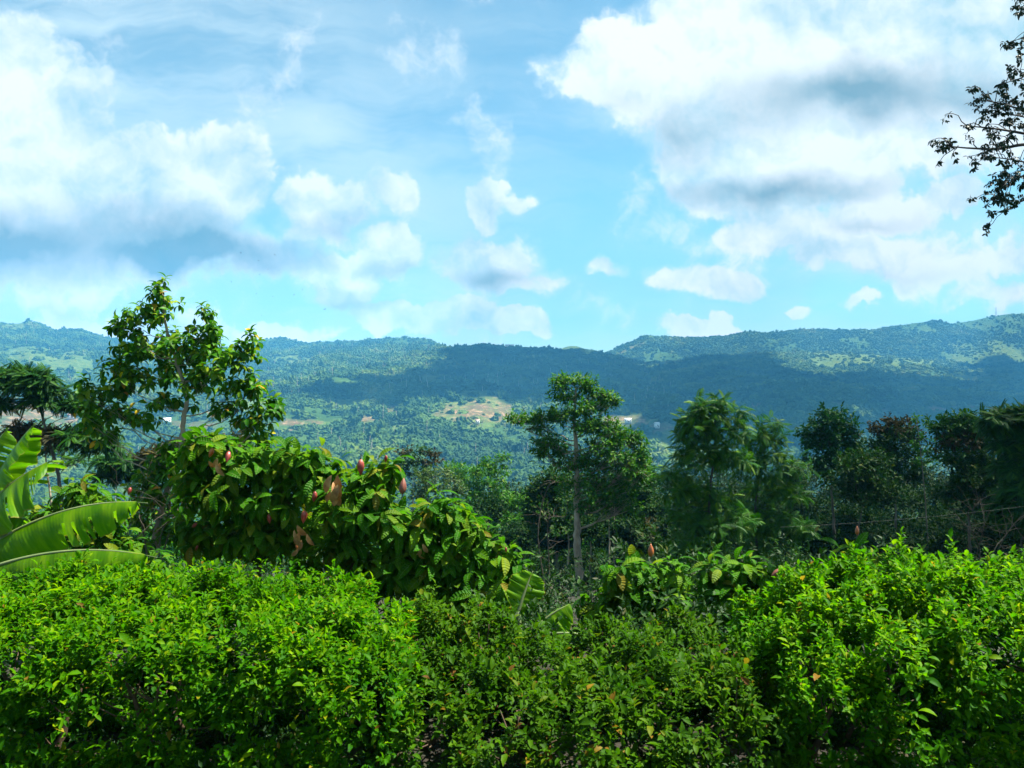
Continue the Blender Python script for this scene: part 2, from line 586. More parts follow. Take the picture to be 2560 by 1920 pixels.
solid_mat('bark_pale', [(.3, (.15, .12, .085)), (.5, (.29, .235, .165)), (.7, (.42, .36, .27))], 5.0, .85, .6, .03, (1, 1, .45))
solid_mat('bark_grey', [(.3, (.045, .04, .028)), (.5, (.085, .075, .055)), (.7, (.16, .145, .11))], 5.0, .85, .6, .03, (1, 1, .45))
solid_mat('bark_brown', [(.3, (.030, .018, .007)), (.55, (.065, .040, .016)), (.75, (.12, .08, .036))], 14.0, .85, .6, .01, (1, 1, .4))
solid_mat('bark_dry', [(.3, (.035, .028, .014)), (.7, (.08, .065, .038))], 8.0, .85, .4, .01)
solid_mat('bark_dark', [(.3, (.018, .016, .014)), (.7, (.05, .045, .04))], 8.0, .85, .4, .01)
solid_mat('pod_red', [(.3, (.13, .014, .010)), (.5, (.23, .030, .020)), (.7, (.33, .07, .04))], 18.0, .42, .3, .004)
solid_mat('pod_orange', [(.3, (.22, .045, .012)), (.7, (.34, .11, .02))], 18.0, .42, .3, .004)
solid_mat('pod_brown', [(.3, (.11, .028, .014)), (.7, (.22, .07, .035))], 18.0, .5, .3, .004)
solid_mat('dry_leaf', [(.3, (.18, .075, .025)), (.5, (.32, .16, .05)), (.72, (.46, .27, .10))], 16.0, .6, .4, .006)
solid_mat('litter', [(.36, (.006, .005, .002)), (.47, (.018, .012, .004)), (.54, (.010, .016, .003)), (.66, (.050, .030, .010))], 7.0, .95, .8, .04)
solid_mat('banana_stem', [(.3, (.06, .10, .03)), (.7, (.14, .17, .06))], 7.0, .6, .3, .01, (1, 1, .3))
solid_mat('wall_white', [(.3, (.62, .60, .56)), (.7, (.78, .77, .74))], .6, .8, 0)
solid_mat('roof_pale', [(.3, (.50, .48, .46)), (.7, (.66, .64, .62))], .8, .6, 0)
solid_mat('roof_rust', [(.3, (.25, .14, .09)), (.7, (.38, .24, .17))], .8, .7, 0)
solid_mat('dark_glass', [(.3, (.03, .035, .04)), (.7, (.05, .055, .06))], 1.0, .2, 0)
solid_mat('bird_black', [(.3, (.012, .012, .013)), (.7, (.025, .025, .027))], 8.0, .7, 0)
solid_mat('steel', [(.3, (.25, .25, .26)), (.7, (.36, .36, .37))], 8.0, .5, 0)
solid_mat('wire', [(.3, (.04, .045, .04)), (.7, (.07, .075, .07))], 3.0, .6, 0)


def cloud_mat():
    m_, T = new_mat('cloud_white')
    b = T.n('ShaderNodeBsdfDiffuse')
    b.inputs[0].default_value = (.9, .9, .9, 1)
    tr = T.n('ShaderNodeBsdfTranslucent')
    tr.inputs[0].default_value = (.8, .8, .82, 1)
    mx = T.n('ShaderNodeMixShader')
    mx.inputs[0].default_value = .15
    T.put(mx.inputs[1], b.outputs[0])
    T.put(mx.inputs[2], tr.outputs[0])
    ou = T.n('ShaderNodeOutputMaterial')
    T.put(ou.inputs[0], mx.outputs[0])
    return m_


def hill_mat():
    m_, T = new_mat('hillside')
    at = T.n('ShaderNodeAttribute', attribute_name='cover')
    sp = T.n('ShaderNodeSeparateXYZ')
    T.put(sp.inputs[0], at.outputs['Vector'])
    gm = T.n('ShaderNodeNewGeometry')
    pos = gm.outputs['Position']
    n1 = T.noise(pos, 0.012, 6.0, 0.65)
    n2 = T.noise(pos, 0.11, 6.0, 0.75)
    scrub = T.ramp(n1, [(.36, (.022, .055, .010)), (.52, (.036, .078, .012)), (.68, (.062, .105, .018))])
    grass = T.ramp(n2, [(.38, (.040, .080, .012)), (.52, (.070, .110, .018)), (.66, (.11, .125, .030))])
    soil = T.ramp(n2, [(.36, (.04, .055, .016)), (.44, (.14, .078, .036)), (.50, (.075, .072, .026)), (.56, (.19, .105, .05)), (.66, (.30, .20, .12))])
    col = T.mix(sp.outputs[0], scrub, grass)
    col = T.mix(T.m('MULTIPLY', sp.outputs[1], T.remap(T.noise(pos, 0.035, 5.0, 0.7), 0.35, 0.58, 0.25, 0.95)), col, soil)
    col = T.mix(1.0, col, T.ramp(n2, [(.3, (.8, .8, .8)), (.7, (1.2, 1.2, 1.15))]), 'MULTIPLY')
    b = T.n('ShaderNodeBsdfPrincipled')
    T.put(b.inputs['Base Color'], col)
    b.inputs['Roughness'].default_value = 0.95
    b.inputs['Specular IOR Level'].default_value = 0.1
    bp = T.n('ShaderNodeBump')
    bp.inputs['Strength'].default_value = 0.8
    bp.inputs['Distance'].default_value = 4.0
    T.put(bp.inputs['Height'], n2)
    T.put(b.inputs['Normal'], bp.outputs[0])
    ou = T.n('ShaderNodeOutputMaterial')
    T.put(ou.inputs[0], b.outputs[0])
    return m_


def forest_mat():
    m_, T = new_mat('forest_crown')
    oi = T.n('ShaderNodeObjectInfo')
    gm = T.n('ShaderNodeNewGeometry')
    n1 = T.noise(gm.outputs['Position'], 0.007, 6.0, 0.65)
    f = T.m('ADD', T.m('MULTIPLY', oi.outputs['Random'], 0.3), T.m('MULTIPLY_ADD', n1, 2.8, -1.05))
    col = T.ramp(f, [(0.0, (.012, .038, .006)), (.35, (.026, .070, .008)), (.65, (.052, .105, .010)), (.88, (.092, .145, .014)), (1.0, (.13, .155, .03))])
    b = T.n('ShaderNodeBsdfPrincipled')
    T.put(b.inputs['Base Color'], col)
    b.inputs['Roughness'].default_value = 0.8
    b.inputs['Specular IOR Level'].default_value = 0.15
    bp = T.n('ShaderNodeBump')
    bp.inputs['Strength'].default_value = 1.0
    bp.inputs['Distance'].default_value = 1.2
    T.put(bp.inputs['Height'], T.noise(gm.outputs['Position'], 0.7, 3.0, 0.7))
    T.put(b.inputs['Normal'], bp.outputs[0])
    ou = T.n('ShaderNodeOutputMaterial')
    T.put(ou.inputs[0], b.outputs[0])
    return m_


M_HILL, M_FOREST, M_CLOUD = hill_mat(), forest_mat(), cloud_mat()


# ------------------------------------------------------------------ ground and hills
def ground_z(x, y):
    x, y = np.asarray(x, float), np.asarray(y, float)
    t = np.clip(y - 7.0, 0, None)
    z = -0.24 * np.minimum(t, 200) + 0.0
    far = np.clip((y - 200) / 260, 0, 1)
    z = z - 52 * far * far * (3 - 2 * far)
    z = z + np.clip((y - 9) / 30, 0, 1) * (fbm(x / 22 + 50, y / 22, 3, 3) - 0.5) * 2.2
    return z - 0.05 * np.clip(np.abs(x) - 6, 0, 60) * np.clip((y - 8) / 20, 0, 1) * 0.4


def grid_faces(nr, nc):
    i = np.arange(nr - 1)[:, None] * nc
    j = np.arange(nc - 1)[None, :]
    a = i + j
    return np.stack([a, a + 1, a + nc + 1, a + nc], -1).reshape(-1, 4)


xs = np.sinh(np.linspace(-8.2, 8.2, 161)) * 9.0
ys = np.concatenate([np.linspace(-400, -10, 8), np.linspace(-8, 60, 60), 60 + np.geomspace(3, 19000, 50)])
gx, gy = np.meshgrid(xs, ys)
gz = ground_z(gx, gy)
o = obj('ground', mesh('ground', np.stack([gx, gy, gz], -1).reshape(-1, 3), grid_faces(len(ys), len(xs)), MAT['litter'], smooth=True))
tag(o, 'dark leaf littered ground sloping down into the valley', 'ground', kind='structure')


def ell(px, py, cx, cy_, rx, ry, soft=0.35, seed=1):
    """0..1 patch with an irregular edge"""
    q = np.sqrt(((px - cx) / (rx * .95)) ** 2 + ((py - cy_) / ry) ** 2)
    q = q + (fbm(px / 22.0, py / 9.0, 4, seed) - 0.5) * 1.5
    return np.clip((1.0 - q) / soft + 0.5, 0, 1)


SOIL = [(1195, 1030, 85, 30), (1350, 1014, 45, 9), (735, 1058, 45, 8), (778, 1057, 30, 6), (920, 1050, 30, 8), (980, 1020, 25, 12), (725, 1080, 16, 9),
        (1555, 1052, 60, 14), (1630, 1070, 50, 9), (70, 1030, 70, 32), (160, 1050, 40, 18), (30, 1060, 60, 20), (2075, 1013, 42, 11), (2205, 1030, 18, 5),
        (470, 1065, 70, 10), (2170, 880, 30, 6), (540, 1040, 35, 12), (2390, 1020, 60, 6), (1885, 1015, 20, 9)]
GRASS = [(1195, 1030, 110, 42), (1100, 1047, 40, 14), (860, 1010, 50, 14), (1110, 905, 45, 18), (1075, 945, 55, 14), (2130, 895, 120, 24), (2290, 905, 90, 14),
         (2430, 935, 50, 14), (1680, 1085, 40, 22), (1560, 1060, 90, 26), (170, 905, 70, 22), (60, 885, 60, 25), (720, 900, 60, 14), (640, 1010, 60, 20),
         (30, 815, 40, 12), (1180, 990, 90, 12), (880, 1060, 110, 10), (1690, 905, 60, 8), (690, 868, 40, 6), (1640, 1110, 60, 14), (1000, 1075, 70, 10)]


def hill(name, crest, depth, y0, z0, y_behind, z_behind, px0, px1, step, rows, seed, patches, rough, power=1.2, mound=0.0):
    pxs = np.arange(px0, px1 + 1, step, dtype=float)
    cxp, cyp = np.array(crest, float).T
    cpy = np.interp(pxs, cxp, cyp) + (fbm(pxs / 40.0, pxs * 0, 4, seed + 9) - 0.5) * 7
    yc = depth(pxs)
    zc = EYE - (cpy - 960) / FPX * yc
    u = (pxs - 1280) / FPX
    s = np.concatenate([np.linspace(0, 1, rows), 1 + np.linspace(0.08, 1, 10)])
    S, U = np.meshgrid(s, u, indexing='ij')
    Sa = np.clip(S, 0, 1)
    Sb = np.clip(S - 1, 0, 1)
    Y = y0 + (yc[None] - y0) * Sa + y_behind * Sb
    X = U * Y
    prof = Sa ** power
    Z = z0 + (zc[None] - z0) * prof - (zc[None] - z_behind) * Sb ** 1.3
    amp = rough * np.sin(np.pi * np.clip(Sa, 0, 1)) ** 0.8 * (S <= 1)
    spur = np.abs(fbm(X / 420.0 + 3, Y / 900.0, 4, seed) - 0.5) * 2
    Z = Z + amp * (0.55 - spur * 1.3 + (fbm(X / 150.0, Y / 150.0, 5, seed + 4) - 0.5) * 0.9)
    if mound:
        for (mpx, my, mr, mh) in ((1195, 1150, 120, 22), (1560, 1080, 130, 20), (860, 1250, 120, 16), (980, 1220, 60, 14), (70, 1100, 130, 22), (700, 1050, 90, 14), (1690, 980, 70, 14)):
            mx_ = (mpx - 1280) / FPX * my
            Z = Z + mh * np.exp(-((X - mx_) ** 2 + ((Y - my) * 0.8) ** 2) / mr ** 2)
    PX, PY = U * FPX + 1280, 960 - (Z - EYE) / Y * FPX
    g = np.zeros_like(Z)
    e = np.zeros_like(Z)
    if patches:
        for k, q in enumerate(GRASS):
            g = np.maximum(g, ell(PX, PY, *q, seed=20 + k))
        for k, q in enumerate(SOIL):
            e = np.maximum(e, ell(PX, PY, *q, seed=60 + k))
    else:
        g = np.clip((fbm(X / 300, Y / 300, 4, seed + 30) - 0.60) * 9, 0, 1)
        e = np.clip((fbm(X / 140, Y / 140, 4, seed + 37) - 0.72) * 9, 0, 1)
    V = np.stack([X, Y, Z], -1).reshape(-1, 3)
    me = mesh(name, V, grid_faces(len(s), len(u)), M_HILL, {'cover': np.stack([g, e, e * 0], -1).reshape(-1, 3)}, smooth=True)
    ob = obj(name, me)
    ob['kind'] = 'structure'
    return dict(obj=ob, X=X, Y=Y, Z=Z, g=g, e=e, PX=PX, PY=PY, rows=rows)


CA = [(-1200, 800), (-400, 790), (0, 806), (40, 810), (70, 805), (110, 815), (140, 828), (190, 825), (230, 836), (280, 852), (330, 858), (420, 866), (560, 874),
      (620, 876), (700, 871), (780, 869), (860, 867), (920, 865), (980, 863), (1040, 864), (1080, 871), (1130, 872), (1180, 868), (1210, 864), (1260, 869), (1330, 873),
      (1400, 877), (1480, 880), (1540, 892), (1580, 906), (1620, 911), (1660, 904), (1720, 899), (1800, 892), (1860, 890), (1920, 886), (1990, 881), (2060, 881),
      (2150, 885), (2220, 891), (2300, 898), (2400, 911), (2480, 914), (2560, 912), (3000, 918), (3900, 900)]
CB = [(300, 905), (500, 888), (600, 868), (640, 854), (660, 847), (720, 847), (760, 856), (800, 855), (880, 853), (960, 847), (1010, 843), (1060, 845), (1090, 857),
      (1115, 870), (1180, 892), (1360, 888), (1395, 873), (1420, 866), (1450, 869), (1480, 878), (1540, 900)]
CC = [(1380, 930), (1480, 895), (1530, 876), (1560, 862), (1590, 849), (1612, 838), (1650, 841), (1700, 845), (1760, 846), (1820, 841), (1860, 833), (1940, 831), (2000, 825),
      (2060, 823), (2120, 827), (2180, 825), (2240, 815), (2280, 809), (2330, 803), (2380, 809), (2420, 803), (2480, 791), (2520, 786), (2560, 783), (2700, 772), (3300, 765), (3900, 790)]
HA = hill('hills', CA, lambda p: 2350 + 120 * np.sin(p / 330.0), 430, -112, 900, -60, -1150, 3800, 8, 190, 11, True, 46, 1.25, 1)
tag(HA['obj'], 'forested valley side with pasture and bare earth clearings', 'hills')
HB = hill('hills', CB, lambda p: 2640 + 0 * p, 2400, 20, 400, 0, 300, 1540, 10, 60, 31, False, 20)
tag(HB['obj'], 'rounded hilltops peeping over the forested ridge', 'hills')
HC = hill('hills', CC, lambda p: 2800 + 40 * np.sin(p / 200.0), 2350, 20, 400, 20, 1380, 3700, 10, 90, 51, False, 60)
tag(HC['obj'], 'pale blue mountain range on the horizon', 'hills')


def forest_nodes(name, mats):
    ng = bpy.data.node_groups.new(name, 'GeometryNodeTree')
    ng.interface.new_socket('Geometry', in_out='INPUT', socket_type='NodeSocketGeometry')
    ng.interface.new_socket('Geometry', in_out='OUTPUT', socket_type='NodeSocketGeometry')
    N, L = ng.nodes, ng.links
    gi, go = N.new('NodeGroupInput'), N.new('NodeGroupOutput')
    join = N.new('GeometryNodeJoinGeometry')
    for k in range(4):
        ico = N.new('GeometryNodeMeshIcoSphere')
        ico.inputs['Subdivisions'].default_value = 3
        pos = N.new('GeometryNodeInputPosition')
        nz = N.new('ShaderNodeTexNoise')
        nz.noise_dimensions = '4D'
        nz.inputs['W'].default_value = 3.7 * k
        nz.inputs['Scale'].default_value = 2.3
        nz.inputs['Detail'].default_value = 3.0
        L.new(pos.outputs[0], nz.inputs['Vector'])
        sub = N.new('ShaderNodeMath')
        sub.operation = 'MULTIPLY_ADD'
        sub.inputs[1].default_value = 3.0
        sub.inputs[2].default_value = -1.5
        L.new(nz.outputs[0], sub.inputs[0])
        sc_ = N.new('ShaderNodeVectorMath')
        sc_.operation = 'SCALE'
        L.new(pos.outputs[0], sc_.inputs[0])
        L.new(sub.outputs[0], sc_.inputs['Scale'])
        sp = N.new('GeometryNodeSetPosition')
        L.new(ico.outputs[0], sp.inputs['Geometry'])
        L.new(sc_.outputs[0], sp.inputs['Offset'])
        sm = N.new('GeometryNodeSetMaterial')
        sm.inputs['Material'].default_value = mats
        L.new(sp.outputs[0], sm.inputs['Geometry'])
        g2i = N.new('GeometryNodeGeometryToInstance')
        L.new(sm.outputs[0], g2i.inputs[0])
        L.new(g2i.outputs[0], join.inputs[0])
    iop = N.new('GeometryNodeInstanceOnPoints')
    L.new(gi.outputs[0], iop.inputs['Points'])
    L.new(join.outputs[0], iop.inputs['Instance'])
    iop.inputs['Pick Instance'].default_value = True
    for nm, sock, ty in (('size', 'Scale', 'FLOAT_VECTOR'), ('turn', 'Rotation', 'FLOAT_VECTOR')):
        na = N.new('GeometryNodeInputNamedAttribute')
        na.data_type = ty
        na.inputs['Name'].default_value = nm
        L.new(na.outputs[0], iop.inputs[sock])
    L.new(iop.outputs[0], go.inputs[0])
    return ng


FOREST = forest_nodes('forest_crowns', M_FOREST)


def hill_points(H, n, px0, px1, rng, smin=0.02, smax=1.12, clear=True):
    """random spots on a hill sheet, even in plan"""
    X, Y, Z = H['X'], H['Y'], H['Z']
    nr, nc = X.shape
    dx = np.abs(np.gradient(X, axis=1))
    dy = np.abs(np.gradient(Y, axis=0))
    w = dx * dy
    w[(H['PX'] < px0) | (H['PX'] > px1)] = 0
    if clear:
        w = w * np.clip(1.0 - .95 * H['g'], 0.05, 1) * np.clip(1 - 1.15 * H['e'], 0.07, 1)
        thick = fbm(X / 130.0, Y / 130.0, 4, 77)
        w = w * np.clip((thick - 0.32) * 6, 0.15, 1)
    w[-8:] = 0
    w[:1] = 0
    w = w.ravel() / w.sum()
    k = rng.choice(w.size, n, p=w)
    r, c = np.divmod(k, nc)
    r = np.clip(r, 0, nr - 2)
    c = np.clip(c, 0, nc - 2)
    a, b = rng.random(n), rng.random(n)
    f = lambda Q: (Q[r, c] * (1 - a) + Q[r + 1, c] * a) * (1 - b) + (Q[r, c + 1] * (1 - a) + Q[r + 1, c + 1] * a) * b
    return np.stack([f(X), f(Y), f(Z)], -1)


def forest(name, label, pts, rmin, rmax, rng):
    n = len(pts)
    r = rmin + (rmax - rmin) * rng.random(n) ** 2.6
    size = np.stack([r * rng.uniform(.8, 1.2, n), r * rng.uniform(.8, 1.2, n), r * rng.uniform(.55, .85, n) * rng.choice([1.0, 1.25, 2.0], n, p=[.66, .26, .08])], -1)
    p = pts.copy()
    p[:, 2] += size[:, 2] * 0.30
    me = bpy.data.meshes.new(name)
    me.vertices.add(n)
    me.vertices.foreach_set('co', p.astype(np.float32).ravel())
    a = me.attributes.new('size', 'FLOAT_VECTOR', 'POINT')
    a.data.foreach_set('vector', size.astype(np.float32).ravel())
    a = me.attributes.new('turn', 'FLOAT_VECTOR', 'POINT')
    t = np.zeros((n, 3), np.float32)
    t[:, 2] = rng.random(n) * 6.28
    t[:, :2] = rng.normal(0, 0.25, (n, 2))
    a.data.foreach_set('vector', t.ravel())
    ob = obj(name, me)
    md = ob.modifiers.new('crowns', 'NODES')
    md.node_group = FOREST
    return tag(ob, label, 'forest', kind='stuff')


rngF = np.random.default_rng(3)
forest('forest', 'dense green forest covering the valley side', hill_points(HA, 150000, -150, 2710, rngF), 2.0, 7.0, rngF)
forest('forest', 'far trees along the rounded hilltops', hill_points(HB, 7000, 350, 1530, rngF), 2, 6, rngF)
forest('forest', 'hazy blue woods on the horizon range', hill_points(HC, 26000, 1400, 2710, rngF), 1.6, 5.5, rngF)

# bare pale trunks standing out of the far forest
tp = hill_points(HA, 900, 0, 1700, rngF, clear=True)
parts = []
for p in tp:
    h = rngF.uniform(8, 17)
    parts.append(tube([p, p + (rngF.normal(0, .5), 0, h * .6), p + (rngF.normal(0, .8), 0, h)], [.45, .35, .15], 3))
V, F, _ = cat(parts)
tag(obj('forest', mesh('pale_trunks', V, F, MAT['bark_pale'])), 'thin pale trunks rising from the far forest', 'forest', kind='stuff')


def on_hill(H, px, py):
    """surface point of a hill seen at a pixel"""
    c = int(np.argmin(np.abs(H['PX'][0] - px)))
    col = H['PY'][:H['rows'], c]
    r = int(np.argmin(np.abs(col - py)))
    return np.array((H['X'][r, c], H['Y'][r, c], H['Z'][r, c]))


# ------------------------------------------------------------------ clouds overhead whose shade lies on the hills
def shade_mask(px, py):
    lo = np.interp(px, [850, 900, 1000, 1080, 1130, 1200, 1290, 1340, 1450, 1600, 1680, 1800, 3000], [985, 992, 1000, 1000, 985, 985, 990, 1000, 1010, 1030, 1085, 1110, 1120])
    hi = np.interp(px, [850, 900, 1000, 1060, 1110, 1140, 1180, 1560, 1850, 1930, 2000, 2200, 2340, 2450, 2520, 3000], [980, 965, 955, 945, 905, 880, 850, 860, 865, 915, 935, 940, 945, 930, 860, 860])
    return (py < lo) & (py > hi)


rngC = np.random.default_rng(5)
cl_pts = []
rr, cc = HA['rows'], HA['X'].shape[1]
for r in range(0, rr, 3):
    for c in range(0, cc, 3):
        px, py = HA['PX'][r, c], HA['PY'][r, c]
        if 850 < px < 3000 and shade_mask(px, py):
            if rngC.random() < min(1.0, HA['Y'][r, c] / 2600):
                cl_pts.append((HA['X'][r, c], HA['Y'][r, c], HA['Z'][r, c]))
cl_pts = np.array(cl_pts)


def ico_template(sub=2):
    import bmesh
    bm = bmesh.new()
    bmesh.ops.create_icosphere(bm, subdivisions=sub, radius=1.0)
    V = np.array([v.co[:] for v in bm.verts])
    F = np.array([[v.index for v in f.verts] for f in bm.faces])
    bm.free()
    return V, F


icoV, icoF = ico_template(2)
sel = rngC.permutation(len(cl_pts))[:620]
base_alt = 1700.0
q = cl_pts[sel]
tt_ = (base_alt - q[:, 2] + rngC.uniform(0, 60, len(q))) / SUN.z
ctr = q + np.array(SUN)[None] * tt_[:, None]
parts = []
for c in ctr:
    r = rngC.uniform(42, 80)
    lump = 1 + 0.22 * np.sin(icoV @ rngC.normal(0, 3, 3) + rngC.random() * 6)
    parts.append((icoV * lump[:, None] * r * np.array((1, 1, .7)) + c, icoF))
for gxs in np.arange(4, 64, 9.0):  # small unseen puffs added to dapple the right tree belt with shade
    for gys in np.arange(19, 95, 9.0):
        if gxs > 3.5 + .06 * gys and gxs < .9 * gys + 6 and rngC.random() < .34:
            g_ = np.array((gxs, gys, float(ground_z(gxs, gys)) + 3)) + rngC.normal(0, 2, 3)
            c = g_ + np.array(SUN) * ((base_alt + rngC.uniform(-20, 20) - g_[2]) / SUN.z)
            lump = 1 + 0.22 * np.sin(icoV @ rngC.normal(0, 3, 3) + rngC.random() * 6)
            parts.append((icoV * lump[:, None] * rngC.uniform(5.5, 8.5) + c, icoF))
V, F, _ = cat(parts)
tag(obj('cloud', mesh('cloud', V, F, M_CLOUD, smooth=True)), 'white cumulus bank high over the valley, with added puffs shading the slope trees', 'cloud', kind='stuff')

# ------------------------------------------------------------------ haze
hb = [(x_, y_, z_) for z_ in (-190, 300) for (x_, y_) in ((-4400, -300), (4400, -300), (4400, 3500), (-4400, 3500))]
hm, T = new_mat('haze')
pv = T.n('ShaderNodeVolumePrincipled')
pv.inputs['Color'].default_value = (0.10, 0.46, 0.88, 1)
pv.inputs['Density'].default_value = 2.2e-4
pv.inputs['Anisotropy'].default_value = 0.0
ou = T.n('ShaderNodeOutputMaterial')
T.put(ou.inputs['Volume'], pv.outputs[0])
try:
    hm.cycles.homogeneous_volume = True
except Exception:
    pass
hz = obj('haze', mesh('haze', hb, [(0, 3, 2, 1), (4, 5, 6, 7), (0, 1, 5, 4), (1, 2, 6, 5), (2, 3, 7, 6), (3, 0, 4, 7)], hm))
tag(hz, 'thin blue haze filling the valley air', 'haze', kind='stuff')

# ------------------------------------------------------------------ foliage builders
SMALL = leaf_T(1.0, .46, 3, .5, .28, .42)          # 5..7 points, small leaf
TINY = (np.array([(0, 0, 0), (-.24, .45, .07), (0, 1, -.10), (.24, .45, .07)], float), np.array([(0, 2, 1), (0, 3, 2)]), np.array([(0, 0), (.5, -1), (1, 0), (.5, 1)], float))
BROAD = leaf_T(1.0, .44, 5, 1.0, .22, .5)
COCOA = leaf_T(1.0, .36, 9, 1.15, .16, .55, .005)
COCOA2 = leaf_T(1.0, .40, 9, .7, .12, .6, .005)


def frond_T(pairs=8, ll=0.30, lw=0.34, droop=0.7, tiny=False):
    parts = []
    tl = leaf_T(1.0, lw, 3, .4, .2, .45) if not tiny else TINY
    cy_, cz = 0.0, 0.0
    path = [(0, 0, 0)]
    for k in range(pairs):
        a = droop * (k + .5) / pairs
        cy_ += math.cos(a) / pairs
        cz -= math.sin(a) / pairs
        path.append((0, cy_, cz))
        s = ll * (0.75 + 0.5 * math.sin(math.pi * (k + .6) / pairs))
        for sd in (-1, 1):
            f = np.array([[sd * 0.86, 0.42, -0.28 - a * .35]])
            R = frame(f, np.array([[0, .2, 1.0]]))
            parts.append(place(tl, R, s, np.array([[0, cy_, cz]]), np.zeros(1)))
    v, f = tube(path, np.linspace(.010, .004, len(path)), 3)
    parts.append((v, f, np.zeros((len(v), 3))))
    V, F, A = cat(parts)
    return V, F, A[:, 1:3]


PINN = frond_T(9, .23, .30, .8)
FEATH = frond_T(15, .15, .3, .5, True)


def sphere_dirs(n, rng):
    return nrm(rng.normal(0, 1, (n, 3)))


def perp(a, rng):
    r = sphere_dirs(len(a), rng)
    e1 = nrm(np.cross(a, r))
    return e1, np.cross(a, e1)


def rosette(C, A, K, rng, size, th=(0.5, 1.5), droop=0.35, jit=0.25, spread=0.0):
    """K leaves radiating from each tip: forward, up, base point, size"""
    n = len(C)
    A = nrm(A)
    e1, e2 = perp(A, rng)
    k = np.arange(K)[None]
    ph = k * 2.399 + rng.random((n, 1)) * 6.28 + rng.normal(0, .25, (n, K))
    thv = th[0] + (th[1] - th[0]) * ((k + rng.random((n, K))) / K)
    f = A[:, None] * np.cos(thv)[..., None] + (e1[:, None] * np.cos(ph)[..., None] + e2[:, None] * np.sin(ph)[..., None]) * np.sin(thv)[..., None]
    f = nrm(f + np.array((0, 0, -1.0)) * droop * (k / K + .3)[..., None] + rng.normal(0, jit * .4, (n, K, 3)))
    up = nrm(A[:, None] * .7 + np.array((0, 0, .8)) + rng.normal(0, jit, (n, K, 3)))
    base = C[:, None] - A[:, None] * (spread * k / K)[..., None]
    s = size * rng.uniform(.55, 1.2, (n, K))
    return f.reshape(-1, 3), up.reshape(-1, 3), base.reshape(-1, 3), s.ravel()


def leaves_mesh(name, T, f, up, base, s, mat, rng, shift=0.0, tint=None):
    R = frame(f, up)
    if tint is None:
        tint = rng.random(len(base))
    V, F, A = place(T, R, s, base, tint)
    return mesh(name, V, F, mat, {'leaf': A})


SINGLE = {}


def leaf_objects(T, key, f, up, base, s, mat, parent, rng, name='leaf'):
    """the leaves one can pick apart: one object each, sharing one mesh"""
    if key not in SINGLE:
        V, F, UVc = T
        SINGLE[key] = mesh(name, V, F, mat, {'leaf': np.column_stack([np.full(len(V), -1.0), UVc])}, smooth=True)
    me = SINGLE[key]
    R = frame(f, up)
    from mathutils import Matrix
    off = np.array(parent.location)
    for i in range(len(base)):
        ob = bpy.data.objects.new(name, me)
        COL.objects.link(ob)
        ob.parent = parent
        M = Matrix(((R[i, 0, 0], R[i, 0, 1], R[i, 0, 2]), (R[i, 1, 0], R[i, 1, 1], R[i, 1, 2]), (R[i, 2, 0], R[i, 2, 1], R[i, 2, 2]))).to_4x4()
        M = M @ Matrix.Scale(float(s[i]), 4)
        M.translation = Vector(base[i] - off)
        ob.matrix_local = M


def ell_points(c, r, n, rng, shell=0.45, low=-0.6):
    """points through an ellipsoid, thicker towards its skin; outward direction too"""
    d = sphere_dirs(int(n * 2.2) + 8, rng)
    d = d[d[:, 2] > low + rng.uniform(-.3, .3, len(d))][:n]
    rad = shell + (1 - shell) * rng.random(len(d)) ** 0.6
    bump = 1 + 0.22 * np.sin(d @ rng.normal(0, 4, 3) + rng.random() * 6)
    return c + d * rad[:, None] * bump[:, None] * r, d


